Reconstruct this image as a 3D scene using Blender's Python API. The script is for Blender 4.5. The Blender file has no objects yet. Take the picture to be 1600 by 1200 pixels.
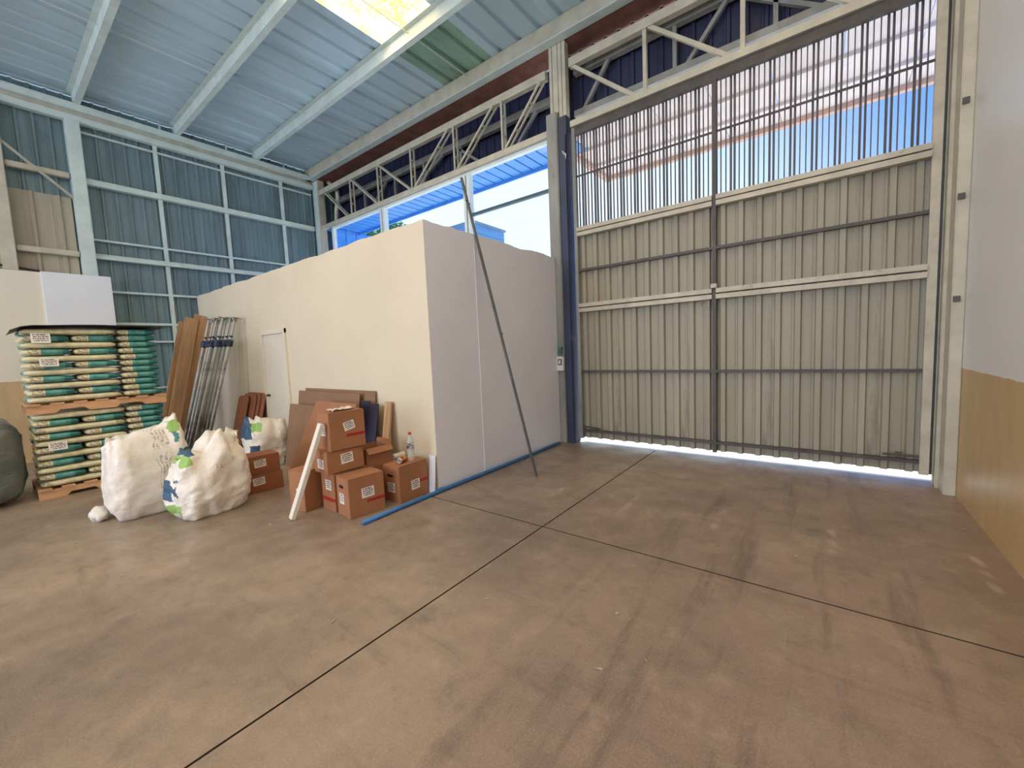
import bpy, bmesh, math, random
from mathutils import Vector, Matrix, noise
random.seed(7)
S = bpy.context.scene
C = S.collection
# ------------------------------------------------------------------ camera
cam_d = bpy.data.cameras.new('camera'); cam = bpy.data.objects.new('camera', cam_d); C.objects.link(cam)
cam_d.sensor_fit = 'HORIZONTAL'; cam_d.sensor_width = 36.0; cam_d.lens = 639.27 / 1600 * 36.0
cam_d.clip_start = 0.05; cam_d.clip_end = 400
r_ = Vector((0.7953454, 0.60463582, -0.04290955)); u_ = Vector((-0.01682366, 0.09278144, 0.99554436)); f_ = Vector((-0.60592298, 0.79107973, -0.08396548))
m = Matrix((r_, u_, -f_)).transposed().to_4x4(); m.translation = (0, 0, 1.5)
cam.matrix_world = m
S.camera = cam
# ------------------------------------------------------------------ view, world, sun, added rear light
S.view_settings.view_transform = 'Standard'; S.view_settings.look = 'None'
S.view_settings.gamma = 1.0; S.view_settings.use_curve_mapping = False
S.view_settings.exposure = 0.45
w = bpy.data.worlds.new('World'); S.world = w; w.use_nodes = True
nt = w.node_tree; nt.nodes.clear()
tc = nt.nodes.new('ShaderNodeTexCoord'); sep = nt.nodes.new('ShaderNodeSeparateXYZ')
nt.links.new(tc.outputs['Generated'], sep.inputs[0])
dot = nt.nodes.new('ShaderNodeVectorMath'); dot.operation = 'DOT_PRODUCT'
dot.inputs[1].default_value = (-0.83, 0.55, -0.55)
nt.links.new(tc.outputs['Generated'], dot.inputs[0])
mr = nt.nodes.new('ShaderNodeMapRange'); mr.interpolation_type = 'SMOOTHSTEP'
mr.inputs['From Min'].default_value = 0.12; mr.inputs['From Max'].default_value = 0.66
nt.links.new(dot.outputs['Value'], mr.inputs['Value'])
mx = nt.nodes.new('ShaderNodeMix'); mx.data_type = 'RGBA'
mx.inputs['A'].default_value = (0.10, 0.32, 0.95, 1); mx.inputs['B'].default_value = (0.80, 0.98, 1.05, 1)
nt.links.new(mr.outputs[0], mx.inputs['Factor'])
bg = nt.nodes.new('ShaderNodeBackground'); bg.inputs['Strength'].default_value = 1.05
nt.links.new(mx.outputs['Result'], bg.inputs['Color'])
wo = nt.nodes.new('ShaderNodeOutputWorld'); nt.links.new(bg.outputs[0], wo.inputs[0])
sd = bpy.data.lights.new('sun', 'SUN'); sd.energy = 5; sd.angle = math.radians(0.6); sd.color = (1, 0.95, 0.86)
sun = bpy.data.objects.new('sun', sd); C.objects.link(sun); sun.location = (0, 20, 30)
sun.rotation_euler = Vector((0.12, -0.46, -0.88)).to_track_quat('-Z', 'Y').to_euler()
# added fill light behind the camera, as if from an unseen open rear
ad = bpy.data.lights.new('rear_fill_light', 'AREA'); ad.shape = 'RECTANGLE'; ad.size = 10.6; ad.size_y = 5.2
ad.energy = 480; ad.color = (1.0, 0.985, 0.96)
al = bpy.data.objects.new('rear_fill_light', ad); C.objects.link(al); al.location = (-4.75, -8.9, 2.9)
al.rotation_euler = (math.radians(90), 0, 0)   # faces +Y
# ------------------------------------------------------------------ key dimensions
XL, XR, YG, XP, YP, ZP = -10.48, 0.97, 5.65, -3.305, 2.926, 2.875
YB = -9.0
ZR = 6.22

# ------------------------------------------------------------------ helpers
def lin(c):
    return tuple(((v / 255) / 12.92 if v / 255 <= 0.04045 else ((v / 255 + 0.055) / 1.055) ** 2.4) for v in c)
MATS = {}
class NB:
    """small node builder"""
    def __init__(s, name):
        s.m = bpy.data.materials.new(name); s.m.use_nodes = True; s.t = s.m.node_tree; s.t.nodes.clear()
        s.out = s.n('ShaderNodeOutputMaterial'); s.tc = s.n('ShaderNodeTexCoord')
        MATS[name] = s.m
    def n(s, t, **k):
        x = s.t.nodes.new(t)
        for a, b in k.items(): setattr(x, a, b)
        return x
    def l(s, a, b): s.t.links.new(a, b)
    def map(s, scale=(1, 1, 1), coord='Object', loc=(0, 0, 0)):
        mp = s.n('ShaderNodeMapping'); mp.inputs['Scale'].default_value = scale; mp.inputs['Location'].default_value = loc
        s.l(s.tc.outputs[coord], mp.inputs[0]); return mp.outputs[0]
    def noise(s, vec, scale, detail=4, rough=0.55):
        x = s.n('ShaderNodeTexNoise'); x.inputs['Scale'].default_value = scale; x.inputs['Detail'].default_value = detail
        x.inputs['Roughness'].default_value = rough
        s.l(vec, x.inputs['Vector']); return x.outputs['Fac']
    def rng(s, v, a, b, c=0.0, d=1.0, smooth=False):
        x = s.n('ShaderNodeMapRange')
        if smooth: x.interpolation_type = 'SMOOTHSTEP'
        for k, q in (('From Min', a), ('From Max', b), ('To Min', c), ('To Max', d)): x.inputs[k].default_value = q
        s.l(v, x.inputs['Value']); return x.outputs[0]
    def math(s, op, a, b=None):
        x = s.n('ShaderNodeMath', operation=op)
        for i, q in enumerate((a, b)):
            if q is None: continue
            if isinstance(q, (int, float)): x.inputs[i].default_value = q
            else: s.l(q, x.inputs[i])
        return x.outputs[0]
    def mix(s, fac, a, b):
        x = s.n('ShaderNodeMix', data_type='RGBA')
        for k, q in (('Factor', fac), ('A', a), ('B', b)):
            if isinstance(q, (int, float)): x.inputs[k].default_value = q
            elif isinstance(q, tuple): x.inputs[k].default_value = (*q, 1)
            else: s.l(q, x.inputs[k])
        return x.outputs['Result']
    def xyz(s, coord='Object'):
        x = s.n('ShaderNodeSeparateXYZ'); s.l(s.tc.outputs[coord], x.inputs[0]); return x.outputs
    def band(s, v, a, b):
        return s.math('MULTIPLY', s.math('GREATER_THAN', v, a), s.math('LESS_THAN', v, b))
    def bsdf(s, col, rough=0.6, metal=0.0, bump=None, bs=0.2, bd=0.01, spec=0.5):
        p = s.n('ShaderNodeBsdfPrincipled')
        if isinstance(col, tuple): p.inputs['Base Color'].default_value = (*col, 1)
        else: s.l(col, p.inputs['Base Color'])
        if isinstance(rough, (int, float)): p.inputs['Roughness'].default_value = rough
        else: s.l(rough, p.inputs['Roughness'])
        p.inputs['Metallic'].default_value = metal
        p.inputs['Specular IOR Level'].default_value = spec
        if bump is not None:
            b = s.n('ShaderNodeBump'); b.inputs['Strength'].default_value = bs; b.inputs['Distance'].default_value = bd
            s.l(bump, b.inputs['Height']); s.l(b.outputs[0], p.inputs['Normal'])
        s.l(p.outputs[0], s.out.inputs[0]); return p
def simple(name, rgb, rough=0.6, metal=0.0, var=0.25, scale=6.0, bump=0.0, stretch=(1, 1, 1), dirt=None, spec=0.5):
    b = NB(name); c = lin(rgb); v = b.map(stretch)
    f = b.noise(v, scale, 5)
    dk = tuple(x * (1 - var) for x in c); lt = tuple(min(1, x * (1 + var * 0.5)) for x in c)
    col = b.mix(b.rng(f, 0.3, 0.7), dk, lt)
    if dirt:
        f2 = b.noise(b.map(stretch, loc=(3.1, 1.7, 5.2)), scale * 0.6, 8, 0.7)
        col = b.mix(b.rng(f2, dirt[1], dirt[1] + 0.12), col, lin(dirt[0]))
    b.bsdf(col, rough, metal, f if bump else None, bump, spec=spec)
    return b.m

simple('cladding_teal', (122, 148, 154), 0.42, 0.1, 0.3, 2.0, stretch=(1, 1, 0.25), dirt=((70, 78, 84), 0.62))
simple('cladding_beige', (176, 170, 150), 0.55, 0, 0.22, 2.5, stretch=(1, 1, 0.2), dirt=((120, 106, 88), 0.6))
simple('roof_steel', (190, 216, 226), 0.36, 0.1, 0.2, 1.2, stretch=(1, 0.3, 1), dirt=((118, 118, 116), 0.66))
simple('roof_green', (140, 176, 156), 0.35, 0, 0.4, 3.0, stretch=(1, 0.3, 1), dirt=((86, 96, 78), 0.52))
simple('mint_paint', (206, 222, 216), 0.5, 0, 0.12, 5, dirt=((160, 158, 144), 0.66))
simple('cream_steel', (196, 192, 172), 0.5, 0, 0.16, 5, dirt=((132, 118, 98), 0.64))
simple('rust_steel', (146, 100, 84), 0.7, 0, 0.35, 4, dirt=((160, 130, 110), 0.62))
simple('dark_sheet', (44, 50, 78), 0.55, 0, 0.3, 2)
simple('dark_blue_steel', (58, 66, 92), 0.5, 0, 0.3, 3, dirt=((96, 96, 100), 0.6))
simple('post_grey', (150, 152, 146), 0.55, 0, 0.25, 3, stretch=(1, 1, 0.3), dirt=((108, 104, 98), 0.58))
simple('gate_sheet', (160, 155, 134), 0.5, 0, 0.2, 3, stretch=(1, 1, 0.12), dirt=((112, 104, 90), 0.58))
simple('gate_rail', (196, 190, 170), 0.5, 0, 0.2, 6, dirt=((120, 106, 90), 0.62))
simple('gate_dark', (84, 80, 76), 0.55, 0, 0.25, 6)
simple('slat_dark', (72, 66, 70), 0.55, 0, 0.2, 5)
simple('white_frame', (226, 236, 234), 0.4, 0, 0.06, 5)
simple('blue_soffit', (84, 160, 244), 0.45, 0, 0.1, 3)
simple('blue_groove', (26, 74, 150), 0.5, 0, 0.1, 3)
simple('canopy_white', (236, 226, 218), 0.55, 0, 0.12, 2, stretch=(0.3, 1, 1), dirt=((206, 178, 160), 0.6))
simple('canopy_edge', (214, 176, 152), 0.6, 0, 0.15, 4)
simple('ground_out', (226, 222, 212), 0.8, 0, 0.1, 1.5)
simple('far_house', (120, 168, 196), 0.7, 0, 0.08, 1)
simple('far_roof', (150, 160, 170), 0.7, 0, 0.08, 1)
simple('far_glass', (60, 96, 126), 0.2, 0, 0.08, 1)
simple('leaf', (88, 150, 96), 0.6, 0, 0.4, 2)
simple('bark', (96, 80, 66), 0.8, 0, 0.3, 6)
simple('partition_warm_lit', (224, 212, 184), 0.62, 0, 0.05, 1.3, bump=0.02, dirt=((196, 180, 150), 0.74))  # cream-white partition, warm light on its front face mixed into the colour
simple('partition_cool_lit', (230, 233, 244), 0.58, 0, 0.05, 1.3, bump=0.02, dirt=((204, 196, 182), 0.76))  # same partition, bluish light on its side face mixed into the colour
simple('door_paint', (226, 218, 196), 0.45, 0, 0.05, 2)
simple('white_panel', (232, 236, 238), 0.5, 0, 0.04, 2)
simple('cardboard', (166, 114, 78), 0.75, 0, 0.12, 5)
simple('cardboard_dark', (150, 96, 66), 0.78, 0, 0.16, 4)
simple('cardboard_brown', (146, 112, 84), 0.78, 0, 0.16, 4)
simple('red_tape', (170, 44, 44), 0.5, 0, 0.12, 10)
simple('black_hole', (20, 14, 12), 0.9, 0, 0.1, 5)
simple('wood_plank', (180, 140, 100), 0.7, 0, 0.35, 3, stretch=(6, 6, 0.5), dirt=((128, 84, 54), 0.6))
simple('wood_pale', (198, 158, 116), 0.7, 0, 0.25, 3, stretch=(6, 6, 0.6))
simple('pallet_wood', (206, 160, 116), 0.75, 0, 0.3, 4, stretch=(5, 0.8, 5), dirt=((150, 106, 74), 0.62))
simple('galvanised', (184, 186, 178), 0.45, 0.4, 0.35, 9, stretch=(1, 1, 0.3), dirt=((104, 100, 90), 0.5))
simple('prop_dark', (52, 60, 84), 0.45, 0.3, 0.3, 9)
simple('navy_board', (38, 34, 58), 0.6, 0, 0.3, 4)
simple('white_paint', (236, 232, 216), 0.5, 0, 0.08, 7, dirt=((206, 190, 164), 0.7))
simple('pipe_blue', (60, 118, 178), 0.4, 0, 0.15, 6, dirt=((120, 140, 160), 0.68))
simple('pvc_cream', (206, 202, 182), 0.45, 0, 0.1, 5)
simple('pole_steel', (96, 98, 94), 0.45, 0.4, 0.3, 7)
simple('black_sheet', (58, 54, 46), 0.5, 0, 0.25, 3)
simple('cable_black', (44, 44, 46), 0.5, 0, 0.1, 5)
simple('rod_white', (210, 220, 216), 0.4, 0.1, 0.1, 5)
simple('paper', (226, 220, 208), 0.8, 0, 0.12, 12)
simple('scrap_paper', (190, 176, 152), 0.8, 0, 0.2, 12)
simple('plastic_red', (190, 40, 40), 0.35, 0, 0.1, 8)
simple('chrome_dark', (90, 84, 74), 0.3, 0.7, 0.1, 8)
simple('switch_white', (222, 224, 218), 0.4, 0, 0.05, 6)
simple('switch_green', (70, 120, 110), 0.4, 0, 0.1, 6)
simple('gasket', (70, 96, 110), 0.5, 0, 0.1, 6)

# tan dado / cream paint walls (painted band with a slightly wavering edge)
def wall_paint(name, upper, lower, h):
    b = NB(name); o = b.xyz(); f = b.noise(b.map((1, 1, 1)), 1.2, 6)
    f2 = b.noise(b.map((1, 1, 0.3)), 7, 6)
    up = b.mix(b.rng(f, 0.3, 0.7), tuple(x * 0.93 for x in lin(upper)), lin(upper))
    lo = b.mix(b.rng(f2, 0.3, 0.75), tuple(x * 0.82 for x in lin(lower)), lin(lower))
    z = b.math('ADD', o[2], b.math('MULTIPLY', b.math('SUBTRACT', f2, 0.5), 0.02))
    col = b.mix(b.math('LESS_THAN', z, h), up, lo)
    b.bsdf(col, 0.38, 0, f2, 0.04)
    return b.m
wall_paint('wall_right_paint', (232, 233, 233), (208, 176, 124), 1.165)
wall_paint('wall_left_paint', (228, 222, 202), (204, 176, 132), 1.33)

# concrete floor
def floor_mat():
    b = NB('concrete_floor'); v = b.map((1, 1, 1))
    big = b.noise(v, 0.55, 6, 0.6); mid = b.noise(v, 2.3, 8, 0.65); fine = b.noise(v, 110, 3)
    streak = b.noise(b.map((5.5, 0.55, 1)), 1.0, 7, 0.65)
    col = b.mix(b.rng(big, 0.36, 0.64), lin((122, 107, 94)), lin((164, 144, 124)))
    o = b.xyz()
    pink = b.math('MULTIPLY', b.rng(o[0], -2.2, 0.2, smooth=True), b.rng(mid, 0.38, 0.6))
    col = b.mix(b.math('MULTIPLY', pink, 0.6), col, lin((164, 136, 124)))
    col = b.mix(b.math('MULTIPLY', b.rng(mid, 0.5, 0.74), 0.55), col, lin((112, 104, 94)))
    col = b.mix(b.math('MULTIPLY', b.rng(mid, 0.46, 0.28), 0.4), col, lin((184, 164, 140)))
    trk = b.math('MULTIPLY', b.rng(streak, 0.52, 0.66), b.math('MULTIPLY', b.rng(o[0], -1.7, -0.6, smooth=True), b.rng(o[0], 0.9, 0.2, smooth=True)))
    col = b.mix(b.math('MULTIPLY', trk, 0.62), col, lin((84, 70, 64)))
    st2 = b.noise(b.map((0.6, 4.5, 1), loc=(4, 2, 0)), 0.9, 8, 0.7)
    col = b.mix(b.math('MULTIPLY', b.rng(st2, 0.56, 0.72), 0.5), col, lin((90, 80, 68)))
    spot = b.noise(b.map((1, 1, 1), loc=(9, 4, 0)), 3.4, 3, 0.5)
    col = b.mix(b.math('MULTIPLY', b.rng(spot, 0.68, 0.76), 0.5), col, lin((108, 104, 98)))
    col = b.mix(b.math('MULTIPLY', b.rng(fine, 0.45, 0.75), 0.18), col, lin((226, 208, 180)))
    rough = b.rng(mid, 0.3, 0.7, 0.26, 0.5)
    gr = b.noise(b.map((1, 1, 1), loc=(2, 7, 1)), 5.5, 9, 0.75)
    col = b.mix(b.math('MULTIPLY', b.rng(gr, 0.52, 0.68), 0.45), col, lin((106, 94, 82)))
    col = b.mix(b.math('MULTIPLY', b.rng(gr, 0.46, 0.34), 0.35), col, lin((186, 164, 142)))
    b.bsdf(col, rough, 0, b.math('ADD', b.math('MULTIPLY', fine, 0.5), b.math('MULTIPLY', mid, 2.0)), 0.10, 0.004)
floor_mat()
simple('joint_dark', (70, 58, 48), 0.9, 0, 0.3, 8)

# skylight sheet: backlit translucent fibreglass
def skylight():
    b = NB('skylight_fibreglass'); v = b.map((1, 0.45, 1))
    f = b.noise(v, 55, 6, 0.7); g = b.noise(b.map((1, 0.3, 1)), 4, 4)
    col = b.mix(b.rng(b.math('ADD', f, b.math('MULTIPLY', b.math('SUBTRACT', g, 0.5), 0.7)), 0.40, 0.52), lin((250, 249, 245)), lin((200, 156, 66)))
    p = b.n('ShaderNodeBsdfPrincipled'); b.l(col, p.inputs['Base Color']); p.inputs['Roughness'].default_value = 0.4
    b.l(col, p.inputs['Emission Color']); p.inputs['Emission Strength'].default_value = 4.3
    b.l(p.outputs[0], b.out.inputs[0])
skylight()
def glass():
    b = NB('window_glass'); t = b.n('ShaderNodeBsdfTransparent'); t.inputs[0].default_value = (0.95, 0.99, 1, 1)
    g = b.n('ShaderNodeBsdfGlossy'); g.inputs['Roughness'].default_value = 0.03
    mxs = b.n('ShaderNodeMixShader'); mxs.inputs[0].default_value = 0.06
    b.l(t.outputs[0], mxs.inputs[1]); b.l(g.outputs[0], mxs.inputs[2]); b.l(mxs.outputs[0], b.out.inputs[0])
glass()
def bottle():
    b = NB('bottle_plastic'); t = b.n('ShaderNodeBsdfTransparent'); t.inputs[0].default_value = (0.93, 0.95, 0.92, 1)
    g = b.n('ShaderNodeBsdfPrincipled'); g.inputs['Base Color'].default_value = (0.75, 0.76, 0.7, 1); g.inputs['Roughness'].default_value = 0.08
    mxs = b.n('ShaderNodeMixShader'); mxs.inputs[0].default_value = 0.38
    b.l(t.outputs[0], mxs.inputs[1]); b.l(g.outputs[0], mxs.inputs[2]); b.l(mxs.outputs[0], b.out.inputs[0])
bottle()
# perforated metal: fine punched holes
def perf():
    b = NB('perforated_metal'); v = b.map((1 / 0.014, 1, 1 / 0.014))
    fr = b.n('ShaderNodeVectorMath', operation='FRACTION'); b.l(v, fr.inputs[0])
    sb = b.n('ShaderNodeVectorMath', operation='SUBTRACT'); b.l(fr.outputs[0], sb.inputs[0]); sb.inputs[1].default_value = (0.5, 0.5, 0.5)
    sx = b.n('ShaderNodeSeparateXYZ'); b.l(sb.outputs[0], sx.inputs[0])
    r2 = b.math('ADD', b.math('MULTIPLY', sx.outputs[0], sx.outputs[0]), b.math('MULTIPLY', sx.outputs[2], sx.outputs[2]))
    hole = b.math('LESS_THAN', r2, 0.55 ** 2)
    t = b.n('ShaderNodeBsdfTransparent'); p = b.n('ShaderNodeBsdfPrincipled')
    p.inputs['Base Color'].default_value = (*lin((150, 148, 146)), 1); p.inputs['Roughness'].default_value = 0.5
    mxs = b.n('ShaderNodeMixShader'); b.l(hole, mxs.inputs[0]); b.l(p.outputs[0], mxs.inputs[1]); b.l(t.outputs[0], mxs.inputs[2])
    b.l(mxs.outputs[0], b.out.inputs[0])
perf()
# printed paper sticker: rows of small dark print (generated coords: x across, y up)
def sticker():
    b = NB('sticker_print'); g = b.xyz('Generated')
    rows = b.math('GREATER_THAN', b.math('SINE', b.math('MULTIPLY', g[1], 6.2832 * 5)), -0.1)
    mp = b.n('ShaderNodeMapping'); mp.inputs['Scale'].default_value = (40, 5.0, 1); b.l(b.tc.outputs['Generated'], mp.inputs[0])
    wn = b.n('ShaderNodeTexWhiteNoise'); 
    fl = b.n('ShaderNodeVectorMath', operation='FLOOR'); b.l(mp.outputs[0], fl.inputs[0]); b.l(fl.outputs[0], wn.inputs['Vector'])
    ink = b.math('GREATER_THAN', wn.outputs['Value'], 0.28)
    ins = b.math('MULTIPLY', b.band(g[0], 0.1, 0.9), b.band(g[1], 0.1, 0.92))
    msk = b.math('MULTIPLY', b.math('MULTIPLY', rows, ink), ins)
    col = b.mix(msk, lin((238, 234, 226)), lin((48, 44, 46)))
    b.bsdf(col, 0.5)
sticker()
# woven white sack with printed patches, local coords: x across front (right +), z up, front at -y
def sackmat(name, patches, text):
    b = NB(name); o = b.xyz(); n1 = b.noise(b.map((1, 1, 1)), 7, 6)
    wob = b.math('MULTIPLY', b.math('SUBTRACT', b.noise(b.map((1, 1, 1), loc=(2, 2, 2)), 9, 3), 0.5), 0.10)
    x = b.math('ADD', o[0], wob); z = b.math('ADD', o[2], wob)
    col = b.mix(b.rng(n1, 0.3, 0.7), lin((222, 212, 196)), lin((242, 238, 228)))
    for (x0, x1, z0, z1) in text:
        m1 = b.math('MULTIPLY', b.band(x, x0, x1), b.band(z, z0, z1))
        rows = b.math('GREATER_THAN', b.math('SINE', b.math('MULTIPLY', x, 190)), 0.1)
        ink = b.rng(b.noise(b.map((20, 20, 120)), 1, 2), 0.46, 0.54)
        col = b.mix(b.math('MULTIPLY', b.math('MULTIPLY', m1, rows), b.math('MULTIPLY', ink, 0.65)), col, lin((96, 100, 100)))
    for (x0, x1, z0, z1, rgb) in patches:
        col = b.mix(b.math('MULTIPLY', b.band(x, x0, x1), b.band(z, z0, z1)), col, lin(rgb))
    wv = b.noise(b.map((60, 60, 60)), 1, 2)
    b.bsdf(col, 0.5, 0, b.math('ADD', b.math('MULTIPLY', n1, 3), b.math('ADD', wv, b.math('MULTIPLY', b.noise(b.map((1.5, 1.5, 4)), 4, 5, 0.6), 3))), 0.3, 0.012)
GRN, NVY, TEA = (152, 192, 104), (56, 90, 116), (74, 136, 144)
sackmat('sack_print_tall', [(0.18, 0.26, 0.80, 0.90, GRN), (0.20, 0.235, 0.70, 0.81, TEA), (0.21, 0.4, 0.45, 0.60, NVY), (0.22, 0.4, 0.26, 0.40, NVY), (0.20, 0.34, 0.08, 0.24, GRN)],
        [(0.02, 0.16, 0.66, 0.84), (0.04, 0.17, 0.10, 0.60)])
sackmat('sack_print_slumped', [(-0.24, -0.16, 0.52, 0.66, GRN), (-0.20, -0.12, 0.60, 0.70, NVY), (-0.5, -0.28, 0.02, 0.16, GRN), (-0.5, -0.29, 0.20, 0.40, NVY)], [(0.0, 0.05, 0.44, 0.50)])
sackmat('sack_print_short', [(-0.5, -0.20, 0.42, 0.8, NVY), (-0.20, -0.08, 0.52, 0.62, GRN), (-0.24, -0.12, 0.14, 0.34, NVY), (0.16, 0.4, 0.02, 0.12, (110, 180, 150))], [])
# product sack: cream with teal printed panel; local x = long axis, y = width
def bagmat():
    b = NB('product_sack'); o = b.xyz(); oi = b.n('ShaderNodeObjectInfo')
    n1 = b.noise(b.map((1, 1, 1)), 12, 5)
    ax = b.math('ABSOLUTE', o[0])
    edge = b.math('ADD', o[1], b.math('MULTIPLY', b.math('SUBTRACT', oi.outputs['Random'], 0.5), 0.06))
    cream = b.mix(b.rng(n1, 0.3, 0.7), lin((196, 188, 146)), lin((232, 226, 190)))
    teal = b.mix(b.rng(n1, 0.3, 0.7), lin((58, 132, 124)), lin((116, 184, 170)))
    tm = b.math('MULTIPLY', b.math('GREATER_THAN', ax, 0.235), b.band(edge, -0.07, 0.135))
    col = b.mix(tm, cream, teal)
    t2 = b.math('MULTIPLY', b.math('GREATER_THAN', o[0], 0.20), b.math('GREATER_THAN', edge, 0.10))
    col = b.mix(t2, col, lin((40, 112, 108)))
    # brown small print at the corner of the end
    pr = b.math('MULTIPLY', b.math('GREATER_THAN', ax, 0.30), b.band(edge, -0.17, -0.08))
    ink = b.rng(b.noise(b.map((40, 60, 160)), 1, 3), 0.44, 0.56)
    col = b.mix(b.math('MULTIPLY', pr, b.math('MULTIPLY', ink, 0.75)), col, lin((92, 70, 58)))
    b.bsdf(col, 0.28, 0, n1, 0.3, 0.01)
bagmat()
def bale_mat():
    b = NB('bale_plastic'); v = b.map((1, 1, 1)); n1 = b.noise(v, 2.4, 6); n2 = b.noise(b.map((1, 1, 4)), 6, 6, 0.7)
    col = b.mix(b.rng(n1, 0.35, 0.65), lin((96, 106, 106)), lin((146, 148, 132)))
    col = b.mix(b.math('MULTIPLY', b.rng(n1, 0.52, 0.64), 0.7), col, lin((60, 80, 112)))
    b.bsdf(col, 0.35, 0, n2, 0.7, 0.05)
bale_mat()
def can_mat():
    b = NB('drink_can_print'); o = b.xyz()
    n1 = b.noise(b.map((1, 1, 0.5)), 26, 2)
    col = b.mix(b.rng(n1, 0.46, 0.52), lin((214, 170, 70)), lin((176, 60, 50)))
    col = b.mix(b.math('GREATER_THAN', b.math('ABSOLUTE', o[2]), 0.05), col, lin((206, 206, 204)))
    b.bsdf(col, 0.3, 0.5)
can_mat()
def label_dark():
    b = NB('bottle_label'); n1 = b.noise(b.map((14, 14, 60)), 1, 2)
    b.bsdf(b.mix(b.rng(n1, 0.47, 0.52), lin((60, 62, 74)), lin((206, 206, 204))), 0.5)
label_dark()

def M(n): return MATS[n]
def obj(name, bm, mat, parent=None, smooth=False, world=False, label=None):
    """link a bmesh as one mesh object; world=True: coordinates are world ones, shifted into the parent's frame"""
    if world and parent is not None: bmesh.ops.translate(bm, verts=bm.verts, vec=-Vector(parent.location))
    me = bpy.data.meshes.new(name); bmesh.ops.recalc_face_normals(bm, faces=bm.faces); bm.to_mesh(me); bm.free()
    if smooth:
        for p in me.polygons: p.use_smooth = True
    me.materials.append(M(mat))
    o = bpy.data.objects.new(name, me); C.objects.link(o)
    if parent is not None: o.parent = parent
    if label: o['label'] = label
    return o
def tag(o, label, cat, group=None):
    o['label'] = label; o['category'] = cat
    if group: o['group'] = group
    return o
def thing(name, label, cat, loc=(0, 0, 0), rot=(0, 0, 0), group=None):
    o = bpy.data.objects.new(name, None); C.objects.link(o); o.location = loc; o.rotation_euler = rot
    o.empty_display_size = 0.1
    return tag(o, label, cat, group)
def struct(o): o['kind'] = 'structure'; return o
def struct_empty(name, loc=(0, 0, 0)):
    o = bpy.data.objects.new(name, None); C.objects.link(o); o.location = loc; o['kind'] = 'structure'; return o
def copy_tree(o, parent=None):
    c = o.copy(); C.objects.link(c); c.parent = parent
    for ch in list(o.children): copy_tree(ch, c)
    return c
def link_copy(o, parent=None):
    c = o.copy(); C.objects.link(c); c.parent = parent; return c
def box(bm, x0, x1, y0, y1, z0, z1, bev=0):
    vs = [bm.verts.new((x, y, z)) for x in (x0, x1) for y in (y0, y1) for z in (z0, z1)]
    fs = [bm.faces.new([vs[i] for i in f]) for f in ((0, 1, 3, 2), (4, 6, 7, 5), (0, 4, 5, 1), (2, 3, 7, 6), (0, 2, 6, 4), (1, 5, 7, 3))]
    if bev:
        es = list({e for f in fs for e in f.edges}); bmesh.ops.bevel(bm, geom=es, offset=bev, segments=2, affect='EDGES')
    return vs
def nb(): return bmesh.new()
def bx(*a, **k):
    bm = nb(); box(bm, *a, **k); return bm
def tube(bm, p0, p1, r, n=10, r1=None, caps=True):
    p0, p1 = Vector(p0), Vector(p1); d = (p1 - p0).normalized(); r1 = r if r1 is None else r1
    a = d.orthogonal().normalized(); b = d.cross(a)
    A = [bm.verts.new(p0 + (a * math.cos(t) + b * math.sin(t)) * r) for t in [2 * math.pi * i / n for i in range(n)]]
    B = [bm.verts.new(p1 + (a * math.cos(t) + b * math.sin(t)) * r1) for t in [2 * math.pi * i / n for i in range(n)]]
    for i in range(n): bm.faces.new((A[i], A[(i + 1) % n], B[(i + 1) % n], B[i]))
    if caps: bm.faces.new(A[::-1]); bm.faces.new(B)
def polytube(bm, pts, r, n=8):
    pts = [Vector(p) for p in pts]; rings = []
    ref = Vector((0.31, 0.22, 0.93))
    for i, p in enumerate(pts):
        d = (pts[min(i + 1, len(pts) - 1)] - pts[max(i - 1, 0)]).normalized()
        a = d.cross(ref).normalized(); b = d.cross(a)
        rings.append([bm.verts.new(p + (a * math.cos(t) + b * math.sin(t)) * r) for t in [2 * math.pi * k / n for k in range(n)]])
    for A, B in zip(rings, rings[1:]):
        for i in range(n): bm.faces.new((A[i], A[(i + 1) % n], B[(i + 1) % n], B[i]))
    bm.faces.new(rings[0][::-1]); bm.faces.new(rings[-1])
def lathe(bm, prof, n=20, c=(0, 0, 0)):
    rings = []
    for r, z in prof:
        rings.append([bm.verts.new((c[0] + r * math.cos(2 * math.pi * i / n), c[1] + r * math.sin(2 * math.pi * i / n), c[2] + z)) for i in range(n)])
    for A, B in zip(rings, rings[1:]):
        for i in range(n): bm.faces.new((A[i], A[(i + 1) % n], B[(i + 1) % n], B[i]))
    bm.faces.new(rings[0][::-1]); bm.faces.new(rings[-1])
def bar(bm, p0, p1, wdt, dpt, up=(0, 1, 0)):
    """rectangular bar from p0 to p1; dpt measured along 'up', wdt across"""
    p0, p1 = Vector(p0), Vector(p1); d = (p1 - p0).normalized(); u = Vector(up); u = (u - d * u.dot(d)).normalized(); s = d.cross(u)
    vs = [bm.verts.new(p + s * (wdt / 2 * a) + u * (dpt / 2 * b)) for p in (p0, p1) for a in (-1, 1) for b in (-1, 1)]
    for f in ((0, 1, 3, 2), (4, 6, 7, 5), (0, 4, 5, 1), (2, 3, 7, 6), (0, 2, 6, 4), (1, 5, 7, 3)): bm.faces.new([vs[i] for i in f])
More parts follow.
